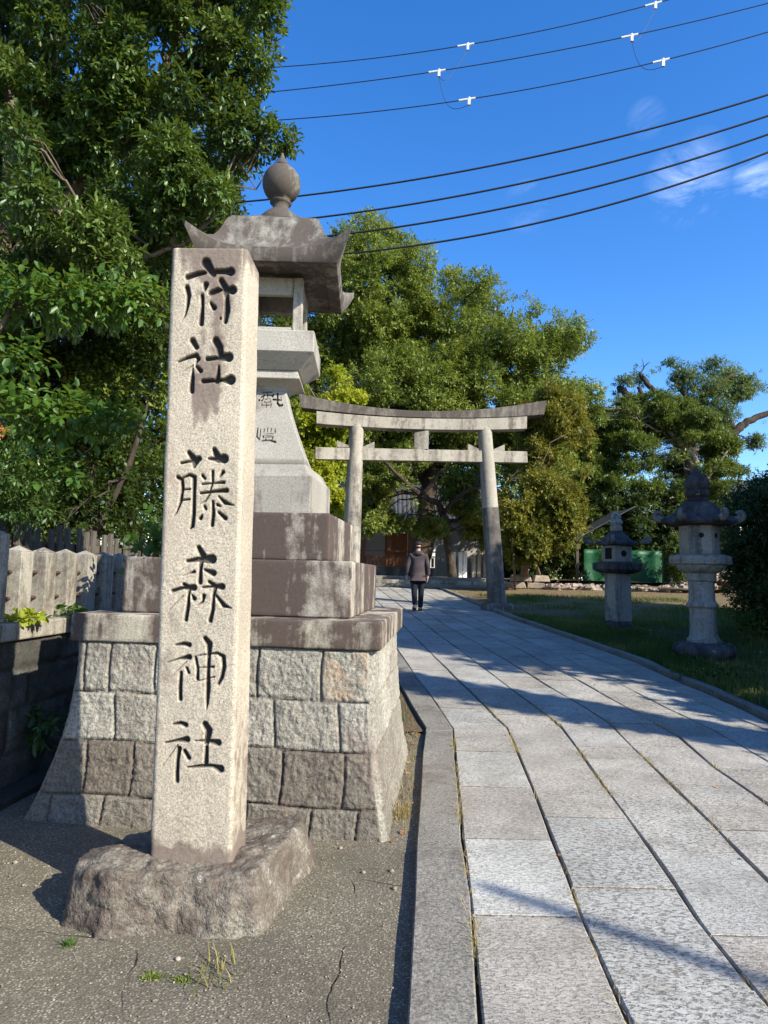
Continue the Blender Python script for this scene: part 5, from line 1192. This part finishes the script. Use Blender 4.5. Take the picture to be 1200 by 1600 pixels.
# tiled roof with ridges
V = []; nx = 120; prof = [(36.4, 4.3), (37.4, 4.65), (38.4, 5.2), (39.4, 6.0), (39.8, 6.4)]
xs_ = np.linspace(-8.4, 6.4, 241)
for y, z in prof:
    for i, x in enumerate(xs_): V.append((x, y, z+.07*abs(math.sin(i*PI/4))))
n0 = len(V)
for y, z in [(43., 4.3), (41.4, 5.0), (39.8, 6.4)][::-1]:
    for i, x in enumerate(xs_): V.append((x, y, z+.07*abs(math.sin(i*PI/4))))
fc = gridfaces(241, 5).tolist()+(gridfaces(241, 3)+n0).tolist()
o = link('roof', V, fc, M['rooftile'], SH); sm = o.modifiers.new('s', 'SOLIDIFY'); sm.thickness = .15; sm.offset = -1
mb = MB(); mb.beam((-8.5, 39.8, 6.55), (6.5, 39.8, 6.55), .4, .4); mb.build('ridge', M['rooftile'], SH)
# plaster wall dappled by tree shade + white posts
PW = empty('plaster_wall', (4.2, 33, 1.5), 'pale plaster wall with a tiled top beside the shrine hall', 'wall')
mb = MB(); mb.box((4.3, 33, 2.75), (3.6, .3, 2.6)); mb.build('wall_body', M['plaster'], PW)
mb = MB(); mb.box((4.3, 33, 4.16), (3.9, .7, .18)); mb.build('tile_cap', M['rooftile'], PW)
for i, px in enumerate((708, 719, 726, 740, 748, 757)):
    c_ = at(px, 902, 29.5); mb = MB(); mb.box((c_[0], 29.5, 1.48+.5), (.16, .16, 1.05+(.12 if i < 3 else -.1)), .1)
    meta(mb.build('stone_post', M['whitewall'] if i < 3 else M['post'], base=(c_[0], 29.5, 1.48)), ['white boundary post beside the tree trunk, first of the row', 'white boundary post, second of the row through the torii', 'white boundary post, third of the row through the torii', 'grey boundary post, fourth of the row through the torii', 'grey boundary post, fifth of the row through the torii', 'grey boundary post nearest the right torii pillar'][i], 'post', 'boundary posts by the steps')
# white storehouse top right
WB = empty('white_building', (26, 44, 1.1), 'white plastered building with a red-brown ridge at the right edge behind trees', 'building')
a_, b_ = at(1150, 735, 44), at(1330, 735, 44)
mb = MB(); mb.box(((a_[0]+b_[0])/2, 47, 3.9), (b_[0]-a_[0], 6, 6.4)); mb.build('wall', M['whitewall'], WB)
mb = MB(); zt = at(1180, 700, 44)[2]; mb.box(((a_[0]+b_[0])/2, 47, 7.0), (b_[0]-a_[0]+.9, 6.9, .22)); mb.build('eave', M['redtrim'], WB)
mb = MB(); xa, xb = a_[0]-.4, b_[0]+.4
mb.add([(xa, 43.4, 7.12), (xb, 43.4, 7.12), (xb, 47, 8.6), (xa, 47, 8.6), (xa, 50.6, 7.12), (xb, 50.6, 7.12)], [(0, 1, 2, 3), (3, 2, 5, 4), (0, 3, 4), (1, 5, 2), (0, 4, 5, 1)]); mb.build('roof', M['rooftile'], WB)
# work shed: green sheet, metal roof, pole, cone, rubble
SHD = empty('work_shed', (10.5, 29, 1.1), 'low open shed with a corrugated metal roof and green sheeting behind the shorter old lantern', 'shed')
def wave(x0, x1, z0, z1, y, mat, nm, amp=.03):
    xs2 = np.linspace(x0, x1, 120); zs2 = np.linspace(z0, z1, 10); Xg, Zg2 = np.meshgrid(xs2, zs2); P = np.stack([Xg, y+amp*np.sin(Xg*9)+.08*fbm(np.stack([Xg, Zg2, Xg*0], -1), 1.4), Zg2], -1)
    o = link(nm, P.reshape(-1, 3), gridfaces(120, 10), mat, SHD, smooth=True); s2 = o.modifiers.new('s', 'SOLIDIFY'); s2.thickness = .01; return o
ga, gb = at(912, 900, 28), at(1050, 900, 28)
wave(ga[0], gb[0], 1.15, 2.75, 28, M['green'], 'green_sheet')
rp = [at(905, 838, 27), at(1000, 770, 27), at(1010, 790, 30), at(905, 850, 30)]
r0, r1 = at(895, 845, 26.6), at(960, 795, 26.6)
xs2 = np.linspace(0, 1, 60); ys2 = np.linspace(0, 1, 8); Xg, Yg2 = np.meshgrid(xs2, ys2)
P = np.stack([r0[0]+(r1[0]+.8-r0[0])*Xg, 26.6+3*Yg2, r0[2]+(r1[2]-r0[2])*Xg*1.1+.05*np.sin(Yg2*40)], -1)
o = link('metal_roof', P.reshape(-1, 3), gridfaces(60, 8), M['metalroof'], SHD); s2 = o.modifiers.new('s', 'SOLIDIFY'); s2.thickness = .03
for px in (902, 958, 1048):
    c_ = at(px, 900, 27.9); mb = MB(); mb.box((c_[0], 27.9, 2.1), (.10, .10, 2.1)); mb.build('shed_post', M['oldwood'], SHD)
pbx = gp(893, 918); mb = MB(); tz = at(893, 815, pbx[1])[2]; mb.tube([(pbx[0], pbx[1], pbx[2]-.1), (pbx[0], pbx[1], tz)], [.10, .09], 14)
meta(mb.build('wooden_pole', M['polewood'], base=pbx, smooth=True), 'grey round wooden pole standing between the olive tree and the shed', 'pole')
cb_ = gp(936, 909); CN = empty('traffic_cone', cb_, 'red traffic cone in front of the green sheeting', 'cone')
mb = MB(); mb.lathe([(.16, .03), (.15, .05), (.025, .68), (.02, .70)], 24, tuple(cb_)); mb.build('cone_body', M['cone'], CN, smooth=True)
mb = MB(); mb.box(cb_+[0, 0, .017], (.40, .40, .034)); bevel(mb.build('cone_base', M['cone'], CN), .01)
yb = cb_+np.array([-.25, .3, 0]); mb = MB(); mb.tube([yb, yb+[-.35, 0, 2.0]], .03, 8); meta(mb.build('yellow_bar', plain('yellow_black_bar', (.6, .5, .03), .5), base=yb), 'yellow bar leaning behind the red cone', 'bar')
tp = gp(822, 905); mb = MB(); mb.box((tp[0]+.1, 27., 1.75), (1.5, .5, .9), .1); meta(bevel(mb.build('blue_tarp_pile', M['tarp'], base=(tp[0], 27, 1.3)), .1, 3), 'blue tarp covered pile behind the olive tree trunks', 'tarp')
rm = MB(); r = np.random.default_rng(19)
for i in range(620):
    x = r.uniform(6.2, 17); y = r.uniform(25.6, 27.6); hgt = max(0, .75*math.exp(-((x-13.4)/1.6)**2)+.15); s_ = r.uniform(.06, .22)
    rm.lathe([(s_*.6, -s_*.5), (s_, 0), (s_*.5, s_*.55)], 5, (x, y, 1.13+r.random()*hgt), r.random()*6)
meta(rm.build('rubble_heap', M['rubble']), 'heap of broken stones and rubble in front of the shed', 'rubble', kind='stuff')
n = 1500; x = np.random.default_rng(8).normal(13.2, 1.6, n); y = 25.6+np.random.default_rng(9).random(n)*1.6
litter('rubble_leaves', 'reddish dry leaves and branches heaped on the rubble', np.stack([x, y, 1.2+.75*np.exp(-((x-13.4)/1.6)**2)*np.random.default_rng(10).random(n)], -1), n, .16, 7)
mb = MB(); a_ = at(1020, 905, 25.4); mb.beam(a_+[-.8, 0, -.25], a_+[1.9, .2, -.35], .18, .05); meta(mb.build('loose_plank', M['oldwood'], base=a_), 'pale plank lying at the front of the rubble heap', 'plank')

# ================================================================== overhead wires
WR = [((415, 106), (730, 70), (1025, 5), 15, .010), ((430, 143), (985, 56), (1200, 5), 14.5, .010), ((428, 188), (732, 155), (1200, 50), 14, .010),
      ((470, 306), (835, 245), (1200, 148), 12.5, .0165), ((478, 342), (840, 281), (1200, 181), 12.2, .0165), ((545, 365), (870, 307), (1200, 210), 12, .0165), ((600, 390), (900, 334), (1200, 238), 11.8, .0165)]
names = ['highest overhead wire, thin with white clips', 'second overhead wire from the top, thin with white clips', 'third overhead wire from the top, thin with white clips', 'uppermost of the four thick black cables', 'second of the four thick black cables', 'third of the four thick black cables', 'lowest of the four thick black cables']
def wirepos(i, px):
    a, b, c_, d, _ = WR[i]; co = np.polyfit([a[0], b[0], c_[0]], [a[1], b[1], c_[1]], 2); return at(px, np.polyval(co, px), d-(px-400)/800*1.5)
wobj = []
for i, (a, b, c_, d, rad) in enumerate(WR):
    Pm = np.array([wirepos(i, px) for px in np.linspace(a[0]-60, c_[0]+20, 40)])
    # continue the span beyond both ends with its own end slope
    s0, s1 = Pm[0]-Pm[1], Pm[-1]-Pm[-2]; s0 /= np.linalg.norm(s0); s1 /= np.linalg.norm(s1)
    L0_ = [Pm[0]+s0*t+np.array([0, 0, .0035*t*t]) for t in (22, 16, 11, 7, 3)]; L1_ = [Pm[-1]+s1*t+np.array([0, 0, .0025*t*t]) for t in (2, 4, 7, 11, 16)]
    P = np.vstack([L0_, Pm, L1_]); mb = MB(); mb.tube(P, rad, 6)
    o = mb.build('overhead_wire', M['cable'], base=P[len(P)//2], smooth=True); meta(o, names[i], 'wire', 'overhead wires'); wobj.append(o)
cl_ = []
for i, px in ((0, 731), (0, 1024), (1, 686), (1, 987), (2, 733), (2, 1036)):
    w = wobj[i]; c0 = wirepos(i, px); c1 = wirepos(i, px-16); c2 = wirepos(i, px+10)
    mb = MB(); mb.box(c0+[0, 0, -.075], (.05, .05, .11)); mb.tube([c1, c2], .022, 8); mb.tube([c0+[0, 0, .03], c0+[0, 0, -.03]], .03, 8); mb.build('clip', M['white'], w)
def jumper(p, q_, sag, label):
    t = np.linspace(0, 1, 14)[:, None]; P = p+(q_-p)*t; P[:, 2] -= np.sin(t[:, 0]*PI)*sag; P[:, 0] -= np.sin(t[:, 0]*PI)*.10
    mb = MB(); mb.tube(P, .005, 5); meta(mb.build('jumper_wire', M['cable'], base=P[0]), label, 'wire', 'jumper wires')
dn = np.array([0, 0, -.13])
jumper(wirepos(0, 731)+dn, wirepos(1, 686)+dn, .35, 'thin loop hanging between the left clips of the first and second wires')
jumper(wirepos(1, 686)+dn, wirepos(2, 733)+dn, .35, 'thin loop hanging between the left clips of the second and third wires')
jumper(wirepos(0, 1024)+dn, wirepos(1, 987)+dn, .3, 'thin loop hanging between the right clips of the first and second wires')
jumper(wirepos(1, 987)+dn, wirepos(2, 1036)+dn, .3, 'thin loop hanging between the right clips of the second and third wires')
# cable behind the viewer whose shadow crosses the slabs
p0, p1 = gp(760, 1385), gp(1230, 1545); sv3 = np.array(sv); kk = 13.
mb = MB(); dd = (p1-p0); mb.tube([p0+sv3*kk-dd*.0, p0+sv3*kk+dd*1.0, p0+sv3*kk+dd*3.0], .045, 8); meta(mb.build('street_cable', M['cable'], base=p0+sv3*kk), 'single cable hanging over the street behind the viewer', 'wire')

# ================================================================== sky
wd = bpy.data.worlds.new('World'); S.world = wd; wd.use_nodes = True; k = N('', world=wd)
sky = k.n('ShaderNodeTexSky', dict(sky_type='NISHITA', sun_disc=False, sun_elevation=SUN_EL, sun_rotation=math.atan2(SX, SY), altitude=50, air_density=1.0, dust_density=.3, ozone_density=3.5))
gen = k.n('ShaderNodeTexCoord').outputs['Generated']
hs = k.n('ShaderNodeHueSaturation', Hue=.509, Saturation=1.30, Value=1.3, Color=sky.outputs[0])
gs = k.n('ShaderNodeVectorMath', dict(operation='MULTIPLY'), _0=gen, _1=(1, 1, 1.6)).outputs[0]
cn = k.noise(gs, 9, 9, .68, .9)
wis = k.ramp(cn, [(.44, 0), (.78, 1)])
mk = 0.
for px, py, lo, hi_, am in ((1075, 285, .9986, .99998, .36), (1182, 278, .9996, .99999, .5), (1095, 240, .9995, .9999, .10), (825, 322, .9994, .9999, .10), (1010, 185, .9997, .9999, .12)):
    dz = k.n('ShaderNodeVectorMath', dict(operation='DOT_PRODUCT'), _0=gen, _1=tuple(unit(ray(px, py)))).outputs['Value']
    mk = k.math('MAXIMUM', k.n('ShaderNodeMapRange', Value=dz, _1=lo, _2=hi_, _3=0., _4=am).outputs[0], mk)
col = k.mix(k.math('MULTIPLY', wis, mk), hs.outputs[0], (9., 10., 11.5))
bg = k.n('ShaderNodeBackground', Color=col, Strength=.12); k.n('ShaderNodeOutputWorld', Surface=bg.outputs[0])

for o in bpy.data.objects:
    if '_b' in o: del o['_b']
S.cycles.max_bounces = 6; S.cycles.transparent_max_bounces = 4
